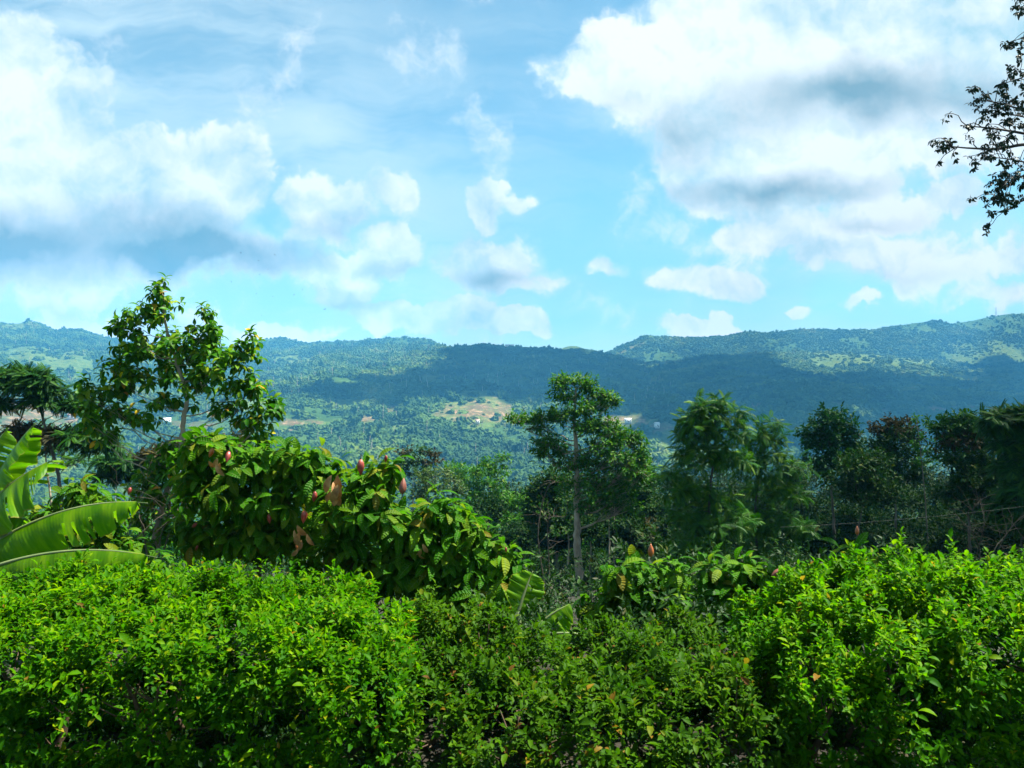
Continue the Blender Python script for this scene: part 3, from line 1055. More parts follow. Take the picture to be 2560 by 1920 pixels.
def make_tree(name, label, catg, d, trunk, clumps, kind, mat, bark, seed, group=None, leaf=0.14, per=40, K=9, r0=0.16, own_leaves=0,
              twigs=True, alt=None, flat=1.0, cut=None, down=True, grow=1.0):
    """trunk: pixels from the ground up; clumps: (px, py, rx, ry[, depth shift, material index]) in photograph pixels at depth d"""
    rng = np.random.default_rng(seed)
    k = d / FPX
    tp = np.array([P(x, y, d) for x, y in trunk])
    if down:
        gz_ = float(ground_z(tp[0, 0], d)) - 0.1
        if tp[0, 2] > gz_ + .15:
            tp = np.concatenate([[[tp[0, 0] + rng.normal(0, .02 * d * .1), d, gz_]], tp])
    root = empty(name, tp[0], label, catg, group)
    off = tp[0]
    path = spline(tp, 6 * len(tp))
    path += np.concatenate([[[0, 0, 0]], rng.normal(0, r0 * .12, (len(path) - 1, 3))])
    t = np.linspace(0, 1, len(path))
    rad = r0 * (1 - .78 * t) + r0 * .35 * np.exp(-t * 14)
    V, F = tube(path, rad, 8)
    obj('trunk', mesh('trunk', V - off, F, bark, smooth=True), root)
    C_all, A_all, sizes, mi = [], [], [], []
    tw = []
    for ci, cl in enumerate(clumps):
        px, py, rx, ry = cl[:4]
        rx, ry = rx * grow, ry * grow
        dd = cl[4] if len(cl) > 4 else rng.uniform(-.5, .5) * rx * k
        m_i = cl[5] if len(cl) > 5 else 0
        c = P(px, py, d)
        c = c + np.array((0, dd, 0))
        r = np.array((rx * k, (rx + ry) * .5 * k, ry * k * flat))
        # limb from the trunk to the clump
        hd = np.hypot(c[0] - path[:, 0], c[1] - path[:, 1])
        want = c[2] - np.maximum(0.55 * hd, 0.1)
        j = int(np.argmin(np.abs(path[:, 2] - want) + .3 * hd))
        st = path[j]
        L = np.linalg.norm(c - st)
        end = c - np.array((0, 0, .25 * r[2]))
        br = curve(st, end, (0, 0, -.08 * L if c[2] > st[2] else .14 * L), 8, rng, .02 * L)
        rb = max(.35 * rad[j], .25 * r0 * .6)
        bv, bf = tube(br, np.linspace(min(rb, rad[j] * .8), rb * .25, 8), 6)
        bp = [(bv, bf)]
        n = max(4, int(per * (rx * ry / 2500.0) ** .8))
        pts, dirs = ell_points(c, r, n, rng)
        if twigs:
            tips = pts[rng.random(len(pts)) < (.5 if len(pts) < 60 else 30.0 / len(pts))]
            for q in tips:
                a = br[rng.integers(3, 8)]
                bp.append(tube(curve(a, q, (0, 0, .05), 4, rng, .02 * np.linalg.norm(q - a)), np.linspace(rb * .22, rb * .08, 4), 3))
        V, F, _ = cat(bp)
        obj('branch', mesh('branch', V - off, F, bark, smooth=True), root)
        C_all.append(pts)
        A_all.append(nrm(dirs * np.array((1, 1, .8)) + np.array((0, 0, .55)) + rng.normal(0, .35, dirs.shape)))
        mi += [m_i] * len(pts)
    C, A, mi = np.concatenate(C_all), np.concatenate(A_all), np.array(mi)
    mats = [mat] + list(alt or [])
    for q, mt in enumerate(mats):
        s_ = mi == q
        if not s_.any():
            continue
        Cq, Aq = C[s_], A[s_]
        if kind == 'rosette':
            f, up, b, s = rosette(Cq, Aq, K, rng, leaf, (.55, 1.75), .55, .3, leaf * .55)
            T = BROAD
        elif kind == 'cocoa':
            f, up, b, s = rosette(Cq, Aq, K, rng, leaf, (.5, 1.6), 1.0, .3, leaf * .8)
            T = COCOA
        elif kind == 'pinnate':
            f, up, b, s = rosette(Cq, Aq, K, rng, leaf, (.45, 1.65), .35, .25, leaf * .25)
            T = PINN
        elif kind == 'feather':
            Aq = nrm(Aq * np.array((1, 1, .4)) + np.array((0, 0, .8)))
            f, up, b, s = rosette(Cq, Aq, K, rng, leaf, (.9, 1.7), .15, .2, leaf * .2)
            T = FEATH
        else:
            f, up, b, s = rosette(Cq, Aq, K, rng, leaf, (.3, 1.5), .35, .45, leaf * 2.2)
            T = SMALL if kind == 'spray' else TINY
        if own_leaves and q == 0:
            vis = np.argsort(b[:, 1] + rng.normal(0, .4, len(b)))[:own_leaves]
            rest = np.setdiff1d(np.arange(len(b)), vis)
            leaf_objects(T, kind + mt.name, f[vis], up[vis], b[vis], s[vis] * 1.1, mt, root, rng)
            f, up, b, s = f[rest], up[rest], b[rest], s[rest]
        me = leaves_mesh('crown', T, f, up, b - off, s, mt, rng)
        co = obj('crown' if q == 0 else 'withered_crown', me, root)
        co['kind'] = 'stuff'
    return root


def blob_scatter(bl, per_m2, rng, shell=(0.84, 1.02), keep=None, clump=2.6, box=1.0):
    """points and outward directions over a union of ellipsoids (x, y, z, rx, ry, rz)"""
    PT, DR = [], []
    for i, (x, y, z, rx, ry, rz) in enumerate(bl):
        area = 4 * math.pi * (((rx * ry) ** 1.6 + (rx * rz) ** 1.6 + (ry * rz) ** 1.6) / 3) ** (1 / 1.6)
        n = int(area * per_m2)
        d = sphere_dirs(n, rng)
        rad = rng.uniform(shell[0], shell[1], n)
        bump = 1 + .10 * np.sin(d @ rng.normal(0, 5, 3) + rng.random() * 6) + .07 * np.sin(d @ rng.normal(0, 11, 3))
        r = np.array((rx, ry, rz))
        d0 = d
        if box < 1.0:
            d = np.sign(d) * np.abs(d) ** box
        p = np.array((x, y, z)) + d * r * (rad * bump)[:, None]
        d = nrm(np.sign(d0) * np.abs(d0) ** (2.0 - box))
        ok = np.ones(n, bool)
        for j, (x2, y2, z2, a, b, c) in enumerate(bl):
            if j != i:
                q = ((p - (x2, y2, z2)) / (a, b, c))
                ok &= (q ** 2).sum(1) > .50
        if clump:
            w1 = np.sin(p @ np.array((9.1, 4.3, 6.2)) + 1.3) + np.sin(p @ np.array((-5.2, 8.3, 9.9)) + 4.0) + np.sin(p @ np.array((14.0, -6.0, 11.0))) + np.sin(p @ np.array((3.1, 12.0, -15.0)) + 2.0)
            ok &= w1 + rng.normal(0, .6, n) > np.where(d[:, 1] < -.35 + .6 * d[:, 2], -.65, -clump)
        if keep is not None:
            ok &= keep(p)
        PT.append(p[ok])
        DR.append(nrm(d[ok] / r))
    return np.concatenate(PT), np.concatenate(DR)


def make_shrub(name, label, catg, bl, mat, seed, leaf=.045, per_m2=420, K=8, group=None, own=120, T=SMALL, shoots=0, sk='hedge', stems=5, keep=None, sprig=2.4, stem_mat=None, box=1.0):
    rng = np.random.default_rng(seed)
    bl = np.array(bl, float)
    base = np.array((bl[:, 0].mean(), bl[:, 1].mean(), 0.0))
    base[2] = float(ground_z(base[0], base[1]))
    root = empty(name, base, label, catg, group)
    pts, dr = blob_scatter(bl, per_m2, rng, keep=keep, box=box)
    ax = nrm(dr + np.array((0, 0, .75)) + rng.normal(0, .45, dr.shape))
    if shoots:
        top = np.argsort(-(dr[:, 2] + rng.random(len(dr)) * .8))[:shoots * 6]
        pick = rng.choice(top, shoots, replace=False)
        hgt = rng.uniform(.02, .11, shoots)
        for st in np.linspace(.25, 1, 4):
            pts = np.concatenate([pts, pts[pick] + np.column_stack([rng.normal(0, .012, shoots), rng.normal(0, .012, shoots), hgt * st])])
            ax = np.concatenate([ax, nrm(np.column_stack([rng.normal(0, .25, shoots), rng.normal(0, .25, shoots), np.ones(shoots)]))])
    f, up, b, s = rosette(pts, ax, K, rng, leaf, (.35, 1.45), .25, .35, leaf * sprig)
    s = s * rng.choice([.6, .85, 1.0, 1.3], len(s))
    young_lit = np.repeat(np.clip((ax[:, 2] - .45) * 1.6, 0, 1), K) * rng.random(len(s))  # up-pointing sprigs yellower: young growth, plus sunlit tops put into the tint
    tint = np.where(rng.random(len(s)) < .018, rng.uniform(.96, 1, len(s)), rng.random(len(s)) * .5 + .45 * np.sqrt(young_lit))
    if own:
        front = np.where((b[:, 1] < bl[:, 1].mean()) & (np.abs(b[:, 0] / b[:, 1]) < .68))[0]
        sc_ = b[front, 1] - b[front, 2] * .4 + rng.random(len(front)) * .5
        vis = front[np.argsort(sc_)[:own * 4]]
        vis = rng.choice(vis, min(own, len(vis)), replace=False)
        rest = np.setdiff1d(np.arange(len(b)), vis)
        leaf_objects(BROAD if sk == 'hedge' else COCOA2, sk + mat.name, f[vis], up[vis], b[vis], s[vis] * 1.3, mat, root, rng)
        f, up, b, s, tint = f[rest], up[rest], b[rest], s[rest], tint[rest]
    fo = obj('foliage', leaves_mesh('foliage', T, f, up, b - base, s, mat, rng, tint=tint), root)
    fo['kind'] = 'stuff'
    for i in range(stems):
        k = rng.integers(len(bl))
        x, y, z, rx, ry, rz = bl[k]
        x0 = x + rng.uniform(-.6, .6) * rx
        y0 = y + rng.uniform(-.5, .3) * ry
        g0 = float(ground_z(x0, y0)) - .03
        tipz = z + .3 * rz
        main = curve((x0, y0, g0), (x0 + rng.normal(0, .15), y0 + rng.normal(0, .1), tipz), (rng.normal(0, .05), 0, 0), 7, rng, .012)
        ps = [tube(main, np.linspace(.028, .010, 7) * rng.uniform(.7, 1.3), 6)]
        for _ in range(7):
            a = main[rng.integers(1, 6)]
            e = a + nrm(rng.normal(0, 1, 3) * (1, .8, .4) + (0, 0, .7)) * rng.uniform(.15, .4)
            ps.append(tube(curve(a, e, (0, 0, -.02), 4, rng, .006), np.linspace(.009, .004, 4), 4))
        V, F, _ = cat(ps)
        obj('stem', mesh('stem', V - base, F, stem_mat or MAT['bark_brown'], smooth=True), root)
    return root


# ------------------------------------------------------------------ hedges by the road
HG = 'hedges along the road'
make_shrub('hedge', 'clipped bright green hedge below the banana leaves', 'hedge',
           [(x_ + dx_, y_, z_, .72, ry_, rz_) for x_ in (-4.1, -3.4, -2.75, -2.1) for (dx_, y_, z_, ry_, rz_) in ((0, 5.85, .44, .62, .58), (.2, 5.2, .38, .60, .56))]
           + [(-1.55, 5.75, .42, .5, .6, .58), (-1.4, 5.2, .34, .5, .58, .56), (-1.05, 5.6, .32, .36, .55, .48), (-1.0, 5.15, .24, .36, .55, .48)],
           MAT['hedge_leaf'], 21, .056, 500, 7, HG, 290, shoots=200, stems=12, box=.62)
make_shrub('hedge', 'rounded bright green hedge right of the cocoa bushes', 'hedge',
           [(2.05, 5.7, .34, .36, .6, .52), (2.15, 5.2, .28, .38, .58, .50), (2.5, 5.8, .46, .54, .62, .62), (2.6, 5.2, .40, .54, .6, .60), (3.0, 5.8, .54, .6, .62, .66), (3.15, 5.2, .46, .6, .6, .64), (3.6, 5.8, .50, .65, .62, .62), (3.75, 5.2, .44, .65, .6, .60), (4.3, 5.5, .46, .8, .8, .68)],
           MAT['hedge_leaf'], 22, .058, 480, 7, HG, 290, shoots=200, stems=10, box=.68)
make_shrub('shrub', 'ragged weedy shrub with yellowing leaves between the two hedges', 'shrub',
           [(-.5, 5.3, .14, .5, .6, .44), (.0, 5.15, .06, .5, .6, .42), (.55, 5.15, .08, .5, .6, .44), (1.1, 5.2, .10, .5, .6, .44), (1.55, 5.3, .14, .45, .6, .46), (.15, 5.85, .12, .45, .4, .46), (1.0, 5.8, .12, .5, .4, .46)],
           MAT['weed_leaf'], 23, .064, 300, 7, None, 240, shoots=120, stems=9)
make_shrub('shrub', 'loose leafy shrub rising behind the weedy gap in the hedge', 'shrub',
           [(-.75, 6.2, .22, .35, .4, .50), (-.25, 6.3, .20, .40, .4, .48), (.8, 6.4, .10, .4, .4, .40), (1.4, 6.4, .12, .4, .4, .42)],
           MAT['weed_leaf'], 24, .060, 330, 7, None, 160, shoots=80, stems=6)


# ------------------------------------------------------------------ banana plants
def banana_leaf(base, tip, sag, width, roll, seed, tears=9, seg=60, hook=0.0, hang=0.7):
    """blade with a midrib, pleated, torn and drooping at its margins; base and tip in world space"""
    rng = np.random.default_rng(seed)
    base, tip = np.asarray(base, float), np.asarray(tip, float)
    t = np.linspace(0, 1, seg)
    mid = base + (tip - base) * t[:, None] + np.array((0, 0, 1.0)) * (sag * 4 * t * (1 - t))[:, None]
    mid[:, 2] -= hook * np.clip((t - .7) / .3, 0, 1) ** 2
    tan = nrm(np.gradient(mid, axis=0))
    upv = np.array((math.sin(roll), -math.cos(roll) * .35, math.cos(roll)))
    x = nrm(np.cross(tan, upv))
    z = np.cross(x, tan)
    w = width * .5 * np.clip(np.sin(np.clip(t * 1.04 + .02, 0, 1) * math.pi) ** .45, 0, 1) * np.where(t > .9, 1 - ((t - .9) / .1) ** 2 * .75, 1)
    NW = 6
    V, UVc, F = [], [], []
    rows = []
    tearset = set(rng.choice(np.arange(8, seg - 5), tears, replace=False).tolist())
    for side in (-1, 1):
        prev = None
        for i in range(seg):
            pleat = rng.normal(0, .003) + .010 * math.sin(i * .55 + seed) * (rng.random() < .8)
            fr = np.linspace(0, 1, NW)
            h = hang + .10 * math.sin(i * .30 + seed * 1.7 + side) + .05 * math.sin(i * .83 + seed)
            pts = []
            for q in fr:
                hq = h * (.35 + .75 * q)
                pts.append(mid[i] + x[i] * side * w[i] * q * math.cos(hq) - z[i] * w[i] * q * math.sin(hq) + z[i] * pleat * q + tan[i] * w[i] * .16 * q)
            k0 = len(V)
            V += pts
            UVc += [(t[i], side * q) for q in fr]
            if prev is not None:
                tear = i in tearset and rng.random() < .7
                for q in range(NW - 1):
                    if tear and q >= 2:
                        continue
                    a, b, c, d_ = prev + q, prev + q + 1, k0 + q + 1, k0 + q
                    F.append((a, b, c) if side > 0 else (a, c, b))
                    F.append((a, c, d_) if side > 0 else (a, d_, c))
            prev = k0
    V, F, UVc = np.array(V), np.array(F), np.array(UVc)
    rv, rf = tube(mid - z * .008, np.linspace(.022, .006, seg), 5)
    return V, F, UVc, rv, rf


def make_banana(name, label, base, crown, leaves, seed, group=None, stem_r=.09):
    root = empty(name, base, label, 'banana plant', group)
    off = np.asarray(base, float)
    st = curve(base, crown, (.05, 0, 0), 10)
    V, F = tube(st, np.linspace(stem_r, stem_r * .55, 10), 10)
    obj('stem', mesh('stem', V - off, F, MAT['banana_stem'], smooth=True), root)
    for i, lf in enumerate(leaves):
        V, F, UVc, rv, rf = banana_leaf(*lf, seed=seed + i * 13) if not isinstance(lf[-1], dict) else banana_leaf(*lf[:-1], seed=seed + i * 13, **lf[-1])
        bl_ = obj('leaf', mesh('leaf', V - off, F, MAT['banana_leaf'], {'leaf': np.column_stack([np.zeros(len(V)), UVc])}, smooth=True), root)
        pet = curve(crown, lf[0], (0, 0, .03), 6)
        pv_, pf = tube(pet, np.linspace(.035, .022, 6), 6)
        V2, F2, _ = cat([(rv, rf), (pv_, pf)])
        obj('midrib', mesh('midrib', V2 - off, F2, MAT['banana_stem'], smooth=True), bl_)
    return root


dB = 7.4
g0 = float(ground_z(-6.2, dB))
make_banana('banana_plant', 'large banana plant with broad arching leaves over the hedge', (-6.15, dB, g0), P(-170, 1400, dB),
            [(P(-60, 1385, 7.2), P(368, 1256, 7.1), .16, .74, -.15, dict(hang=.95)),
             (P(-60, 1432, 7.0), P(392, 1392, 6.9), .13, .80, .0, dict(hang=1.0)),
             (P(-90, 1330, 7.4), P(132, 1150, 7.3), .10, 1.0, .35, dict(hang=.45)),
             (P(-90, 1330, 7.6), P(88, 1046, 7.5), .05, .66, -.7, dict(hang=.5, hook=.05)),
             (P(-110, 1360, 7.6), P(70, 1300, 7.6), .12, .85, .1, dict(hang=.8)),
             (P(-90, 1280, 7.8), P(20, 1070, 7.9), .10, .55, .2),
             (P(-210, 1400, 7.4), P(-520, 1200, 7.2), .25, .6, .1)], 300)
gb = float(ground_z(.05, 7.3))
make_banana('banana_plant', 'small banana plant low in the gap behind the weedy shrub', (-.02, 7.3, gb), P(1300, 1640, 7.2),
            [(P(1312, 1598, 7.2), P(1432, 1508, 7.2), .05, .46, .0, dict(tears=2, hang=.9)),
             (P(1316, 1600, 7.1), P(1480, 1590, 7.0), .05, .40, .0, dict(tears=2, hang=.95)),
             (P(1296, 1530, 7.3), P(1332, 1428, 7.4), .02, .40, .3, dict(tears=2, hang=.4)),
             (P(1280, 1600, 7.3), P(1150, 1560, 7.3), .06, .36, .0, dict(tears=2, hang=.9))], 400, stem_r=.05)


# ------------------------------------------------------------------ cocoa trees with pods
def pod_T():
    """ridged cocoa pod hanging along -Z from its stalk"""
    n, m_ = 11, 16
    V, F = [(0, 0, 0)], []
    for i in range(1, n):
        t = i / n
        r = .235 * math.sin(math.pi * t ** .85) ** .75 * (1 - .18 * t)
        for j in range(m_):
            a = 2 * math.pi * j / m_
            rr_ = r * (1 + .07 * math.cos(5 * a) * 1.2)
            V.append((rr_ * math.cos(a), rr_ * math.sin(a), -t))
    V.append((.02, 0, -1.04))
    for j in range(m_):
        F.append((0, 1 + (j + 1) % m_, 1 + j))
        e = 1 + (n - 2) * m_
        F.append((e + j, e + (j + 1) % m_, len(V) - 1))
    for i in range(n - 2):
        for j in range(m_):
            a, b = 1 + i * m_ + j, 1 + i * m_ + (j + 1) % m_
            F += [(a, b, b + m_), (a, b + m_, a + m_)]
    return np.array(V), np.array(F)


PV, PF = pod_T()
PODS = {c: mesh('pod', PV, PF, MAT['pod_' + c], smooth=True) for c in ('red', 'orange', 'brown')}
sv, sf = tube([(0, 0, .28), (.03, 0, .14), (0, 0, 0)], [.028, .022, .035], 5)
STALK = mesh('stalk', sv, sf, MAT['bark_brown'], smooth=True)


def add_pod(root, px, py, d, size, colr, tilt=(0, 0)):
    off = np.array(root.location)
    size *= .85
    p = P(px, py, d + .12)
    o_ = obj('pod', PODS[colr], root, tuple(p + np.array((0, 0, size * .5)) - off))
    o_.scale = (size, size, size)
    o_.rotation_euler = (tilt[0], tilt[1], px * .37)
    obj('stalk', STALK, o_)


def dry_leaves(root, px, py, d, n, size, seed, spread=.05):
    rng = np.random.default_rng(seed)
    off = np.array(root.location)
    c = P(px, py, d)
    for i in range(n):
        f = nrm(np.array([[rng.normal(0, .35), rng.normal(-.2, .3), -1.0]]))
        R = frame(f, np.array([[rng.normal(0, .5), -1.0, .1]]))
        V, F, A = place(COCOA, R, size * rng.uniform(.75, 1.1), (c + rng.normal(0, spread, 3) - off)[None], np.zeros(1))
        obj('withered_leaf', mesh('withered_leaf', V, F, MAT['dry_leaf'], {'leaf': A}, smooth=True), root)


CG = 'cocoa trees behind the hedge'
c1 = make_tree('cocoa_tree', 'tall cocoa tree with red pods right of the big leafed tree', 'cocoa tree', 8.2, [(640, 1560), (650, 1400), (640, 1290)],
               [(520, 1110, 75, 40), (600, 1150, 80, 60), (700, 1150, 80, 45), (760, 1140, 60, 35), (790, 1200, 60, 50), (560, 1230, 90, 60), (680, 1240, 90, 60), (520, 1330, 90, 60),
                (640, 1340, 90, 60), (740, 1320, 70, 60), (480, 1170, 60, 50), (820, 1160, 40, 25)],
               'cocoa', MAT['cocoa_leaf'], MAT['bark_brown'], 31, CG, .22, 20, 7, .05, own_leaves=220)
c2 = make_tree('cocoa_tree', 'cocoa tree with withered brown leaves and upright red pods', 'cocoa tree', 7.8, [(870, 1620), (880, 1480), (880, 1350)],
               [(960, 1170, 50, 35), (920, 1210, 60, 50), (860, 1270, 80, 60), (960, 1290, 80, 55), (1040, 1320, 60, 50), (850, 1370, 80, 60), (950, 1400, 80, 60), (1020, 1410, 60, 60), (780, 1420, 60, 40), (900, 1460, 70, 50)],
               'cocoa', MAT['cocoa_leaf'], MAT['bark_brown'], 32, CG, .22, 20, 7, .05, own_leaves=220)
c3 = make_tree('cocoa_tree', 'broad low cocoa tree left of the pale trunk', 'cocoa tree', 7.9, [(1150, 1640), (1140, 1540), (1130, 1420)],
               [(1090, 1270, 60, 40), (1140, 1310, 60, 45), (1190, 1370, 60, 50), (1250, 1390, 50, 35), (1290, 1420, 40, 35), (1120, 1390, 80, 60), (1060, 1440, 70, 60), (1200, 1460, 80, 60), (1270, 1480, 50, 50), (1120, 1520, 80, 50)],
               'cocoa', MAT['cocoa_leaf'], MAT['bark_brown'], 33, CG, .22, 20, 7, .05, own_leaves=220)
c4 = make_tree('cocoa_tree', 'low cocoa bush with one upright orange red pod, in the gap', 'cocoa tree', 8.0, [(1620, 1680), (1615, 1560), (1610, 1500)],
               [(1550, 1420, 45, 30), (1610, 1430, 50, 35), (1680, 1430, 45, 30), (1570, 1480, 60, 45), (1660, 1490, 60, 45), (1500, 1520, 60, 40), (1600, 1550, 80, 45)],
               'cocoa', MAT['cocoa_leaf'], MAT['bark_brown'], 34, CG, .22, 19, 7, .045, own_leaves=150)
c5 = make_tree('cocoa_tree', 'low cocoa bush with a brown pod beside the right hedge', 'cocoa tree', 8.4, [(1840, 1680), (1835, 1560), (1830, 1500)],
               [(1780, 1430, 50, 35), (1850, 1415, 50, 30), (1910, 1430, 40, 30), (1820, 1480, 70, 45), (1760, 1510, 60, 50), (1900, 1500, 60, 45), (1830, 1560, 80, 45)],
               'cocoa', MAT['cocoa_leaf'], MAT['bark_brown'], 35, CG, .22, 19, 7, .045, own_leaves=150)
c6 = make_tree('cocoa_tree', 'cocoa bush half hidden behind the arching banana leaves', 'cocoa tree', 9.5, [(230, 1560), (225, 1440), (225, 1340)],
               [(190, 1230, 50, 35), (240, 1240, 50, 35), (150, 1290, 60, 40), (270, 1300, 60, 40), (200, 1340, 70, 50), (310, 1370, 70, 45), (390, 1420, 70, 40), (90, 1300, 50, 50), (270, 1400, 60, 40)],
               'cocoa', MAT['cocoa_leaf'], MAT['bark_brown'], 36, CG, .22, 18, 7, .045, own_leaves=120)
c7 = make_tree('cocoa_tree', 'cocoa twig with an orange pod above the right hedge', 'cocoa tree', 8.6, [(2150, 1560), (2145, 1450)],
               [(2130, 1375, 50, 25), (2200, 1390, 50, 25), (2330, 1400, 60, 25)], 'cocoa', MAT['cocoa_leaf'], MAT['bark_brown'], 37, CG, .21, 10, 6, .03, own_leaves=30)
for px, py, s, cl, tl in ((573, 1143, .15, 'red', (0, -.5)), (533, 1133, .13, 'orange', (.2, -.4)), (672, 1297, .12, 'red', (0, .1)), (492, 1318, .10, 'red', (.2, .9)), (494, 1370, .07, 'red', (0, .3)),
                          (650, 1270, .06, 'red', (0, 0)), (327, 1228, .10, 'red', (.2, .3))):
    add_pod(c1, px, py, 7.75, s, cl, tl)
for px, py, s, cl, tl in ((902, 1168, .19, 'red', (0, 0)), (965, 1147, .09, 'red', (0, .2)), (1005, 1257, .19, 'brown', (3.14, .2)), (762, 1293, .16, 'red', (0, .25)), (788, 1242, .13, 'red', (0, -.2)), (742, 1367, .07, 'orange', (0, 0))):
    add_pod(c2, px, py, 7.35, s, cl, tl)
add_pod(c3, 1265, 1375, 7.5, .07, 'red')
add_pod(c4, 1627, 1410, 7.6, .16, 'orange', (3.14, 0))
add_pod(c5, 1954, 1440, 8.0, .17, 'brown', (.2, 1.0))
add_pod(c7, 2143, 1350, 8.2, .12, 'orange', (3.14, .1))
dry_leaves(c2, 830, 1195, 7.3, 7, .20, 71, .085)
dry_leaves(c2, 852, 1240, 7.3, 4, .18, 72, .06)
dry_leaves(c1, 538, 1150, 7.7, 4, .15, 75, .05)
dry_leaves(c3, 1040, 1375, 7.5, 3, .15, 76, .05)
dry_leaves(c1, 745, 1345, 7.6, 3, .15, 77, .05)
dry_leaves(c2, 752, 1315, 7.3, 3, .20, 73, .03)

# ------------------------------------------------------------------ the big leafed tree in front of the valley
make_tree('broadleaf_tree', 'big leafed tree with pale trunk rising above the skyline behind the banana', 'tree', 12.5,
          [(380, 1470), (388, 1345), (418, 1230), (448, 1140), (461, 1040), (466, 985), (440, 900), (412, 800), (410, 750)],
          [(410, 775, 38, 55, 0), (408, 728, 14, 26, 0), (375, 790, 24, 40), (318, 790, 26, 30), (318, 840, 36, 32), (290, 822, 22, 16), (512, 795, 28, 34), (505, 845, 36, 32), (545, 820, 16, 14),
           (400, 870, 85, 45), (330, 890, 65, 42), (480, 890, 80, 45), (560, 900, 55, 42), (600, 880, 30, 28), (632, 865, 22, 40), (280, 930, 45, 42), (430, 940, 90, 40), (530, 955, 65, 40), (340, 960, 60, 40),
           (640, 985, 34, 30), (600, 960, 45, 38), (665, 1020, 34, 38), (655, 1075, 28, 36), (620, 1060, 30, 36), (690, 1035, 18, 40), (250, 1000, 42, 38), (225, 1050, 30, 40), (290, 1040, 45, 26), (340, 1040, 50, 24), (250, 1090, 45, 22), (210, 970, 18, 26),
           (560, 1020, 45, 26), (420, 1010, 50, 28), (440, 1120, 34, 26), (410, 1160, 30, 34), (365, 1190, 40, 26), (430, 1210, 46, 34), (480, 1250, 46, 34), (350, 1250, 46, 30), (410, 1290, 50, 30), (330, 1300, 40, 24), (460, 1320, 40, 26), (660, 1110, 22, 16), (385, 1225, 40, 34), (400, 1330, 44, 30), (360, 1350, 36, 26), (440, 1165, 30, 26)],
          'rosette', MAT['broad_leaf'], MAT['bark_pale'], 41, None, .165, 15, 9, .065, own_leaves=290, grow=1.22)

# ------------------------------------------------------------------ trees on the slope
SG = 'trees on the slope below the road'
make_tree('acacia_tree', 'feathery flat topped tree at the left edge above the banana', 'tree', 24, [(145, 1420), (152, 1300), (150, 1210), (128, 1120), (100, 1020), (84, 985)],
          [(30, 935, 70, 22), (110, 945, 42, 24), (75, 965, 60, 18), (120, 975, 38, 20), (100, 1000, 45, 14), (-30, 950, 50, 25), (170, 1008, 40, 10), (15, 1010, 30, 14), (200, 1012, 40, 10), (60, 1075, 46, 16, 0, 1), (150, 1090, 46, 22, 0, 1), (230, 1085, 60, 16), (255, 1110, 50, 16)],
          'feather', MAT['feather_leaf'], MAT['bark_grey'], 51, SG, .44, 100, 6, .09, flat=.6, alt=[MAT['rust_leaf']])
make_tree('acacia_tree', 'feathery tree with rusty leaves behind the big leafed tree', 'tree', 28, [(330, 1480), (320, 1330), (360, 1230), (390, 1160)],
          [(380, 1140, 60, 18, 0, 1), (300, 1150, 60, 20), (340, 1165, 70, 18), (440, 1130, 60, 16, 0, 1), (560, 1110, 60, 18, 0, 1), (600, 1125, 60, 22), (540, 1150, 60, 22), (640, 1150, 60, 24), (270, 1190, 60, 18), (700, 1170, 60, 20), (480, 1100, 50, 12, 0, 1)],
          'feather', MAT['feather_leaf'], MAT['bark_grey'], 52, SG, .46, 75, 6, .08, flat=.6, alt=[MAT['rust_leaf']])
make_tree('slender_tree', 'thin pale trunked tree left of the arching banana leaves', 'tree', 30, [(142, 1430), (138, 1330), (118, 1180), (108, 1080)],
          [(105, 1085, 40, 18, 0), (140, 1120, 40, 16), (85, 1120, 36, 16), (200, 1150, 40, 14)], 'feather', MAT['feather_leaf'], MAT['bark_pale'], 53, SG, .5, 40, 5, .08)
make_tree('pale_trunk_tree', 'tall spreading tree with a straight pale trunk standing in the middle', 'tree', 30,
          [(1446, 1500), (1444, 1380), (1443, 1290), (1441, 1200), (1440, 1110), (1436, 1040), (1442, 970)],
          [(1400, 962, 26, 24), (1432, 948, 38, 16), (1466, 960, 28, 20), (1420, 990, 42, 18), (1490, 985, 34, 16), (1520, 990, 30, 16), (1538, 1002, 16, 12), (1500, 1012, 36, 16), (1450, 1022, 40, 22),
           (1292, 1044, 30, 12), (1330, 1045, 36, 16), (1370, 1036, 36, 20), (1410, 1040, 36, 20), (1345, 1065, 30, 14), (1465, 1065, 42, 24), (1500, 1060, 36, 22), (1530, 1075, 36, 20),
           (1370, 1100, 34, 24), (1350, 1130, 26, 24), (1395, 1120, 30, 22), (1550, 1100, 40, 24), (1585, 1095, 30, 22), (1600, 1125, 22, 22), (1545, 1135, 42, 28), (1500, 1110, 40, 26), (1575, 1165, 40, 30),
           (1520, 1180, 46, 30), (1470, 1150, 42, 30), (1420, 1160, 40, 26), (1430, 1210, 40, 26), (1480, 1220, 44, 28), (1555, 1215, 40, 22), (1450, 1262, 32, 20), (1500, 1260, 32, 20), (1600, 1150, 30, 24), (1610, 1190, 26, 20), (1560, 1260, 36, 22), (1520, 1230, 40, 26)],
          'spray', MAT['tall_leaf'], MAT['bark_pale'], 61, SG, .17, 95, 8, .17, flat=1.05, grow=1.2)
make_tree('vine_tree', 'dark vine draped tree left of the straight pale trunk', 'tree', 36, [(1395, 1480), (1392, 1380), (1388, 1280)],
          [(1380, 1200, 44, 34), (1350, 1235, 40, 34), (1400, 1250, 50, 40), (1340, 1280, 40, 36), (1385, 1300, 60, 40), (1420, 1330, 50, 36)], 'tiny', MAT['dark_leaf'], MAT['bark_grey'], 62, SG, .22, 110, 9, .12, grow=1.2)
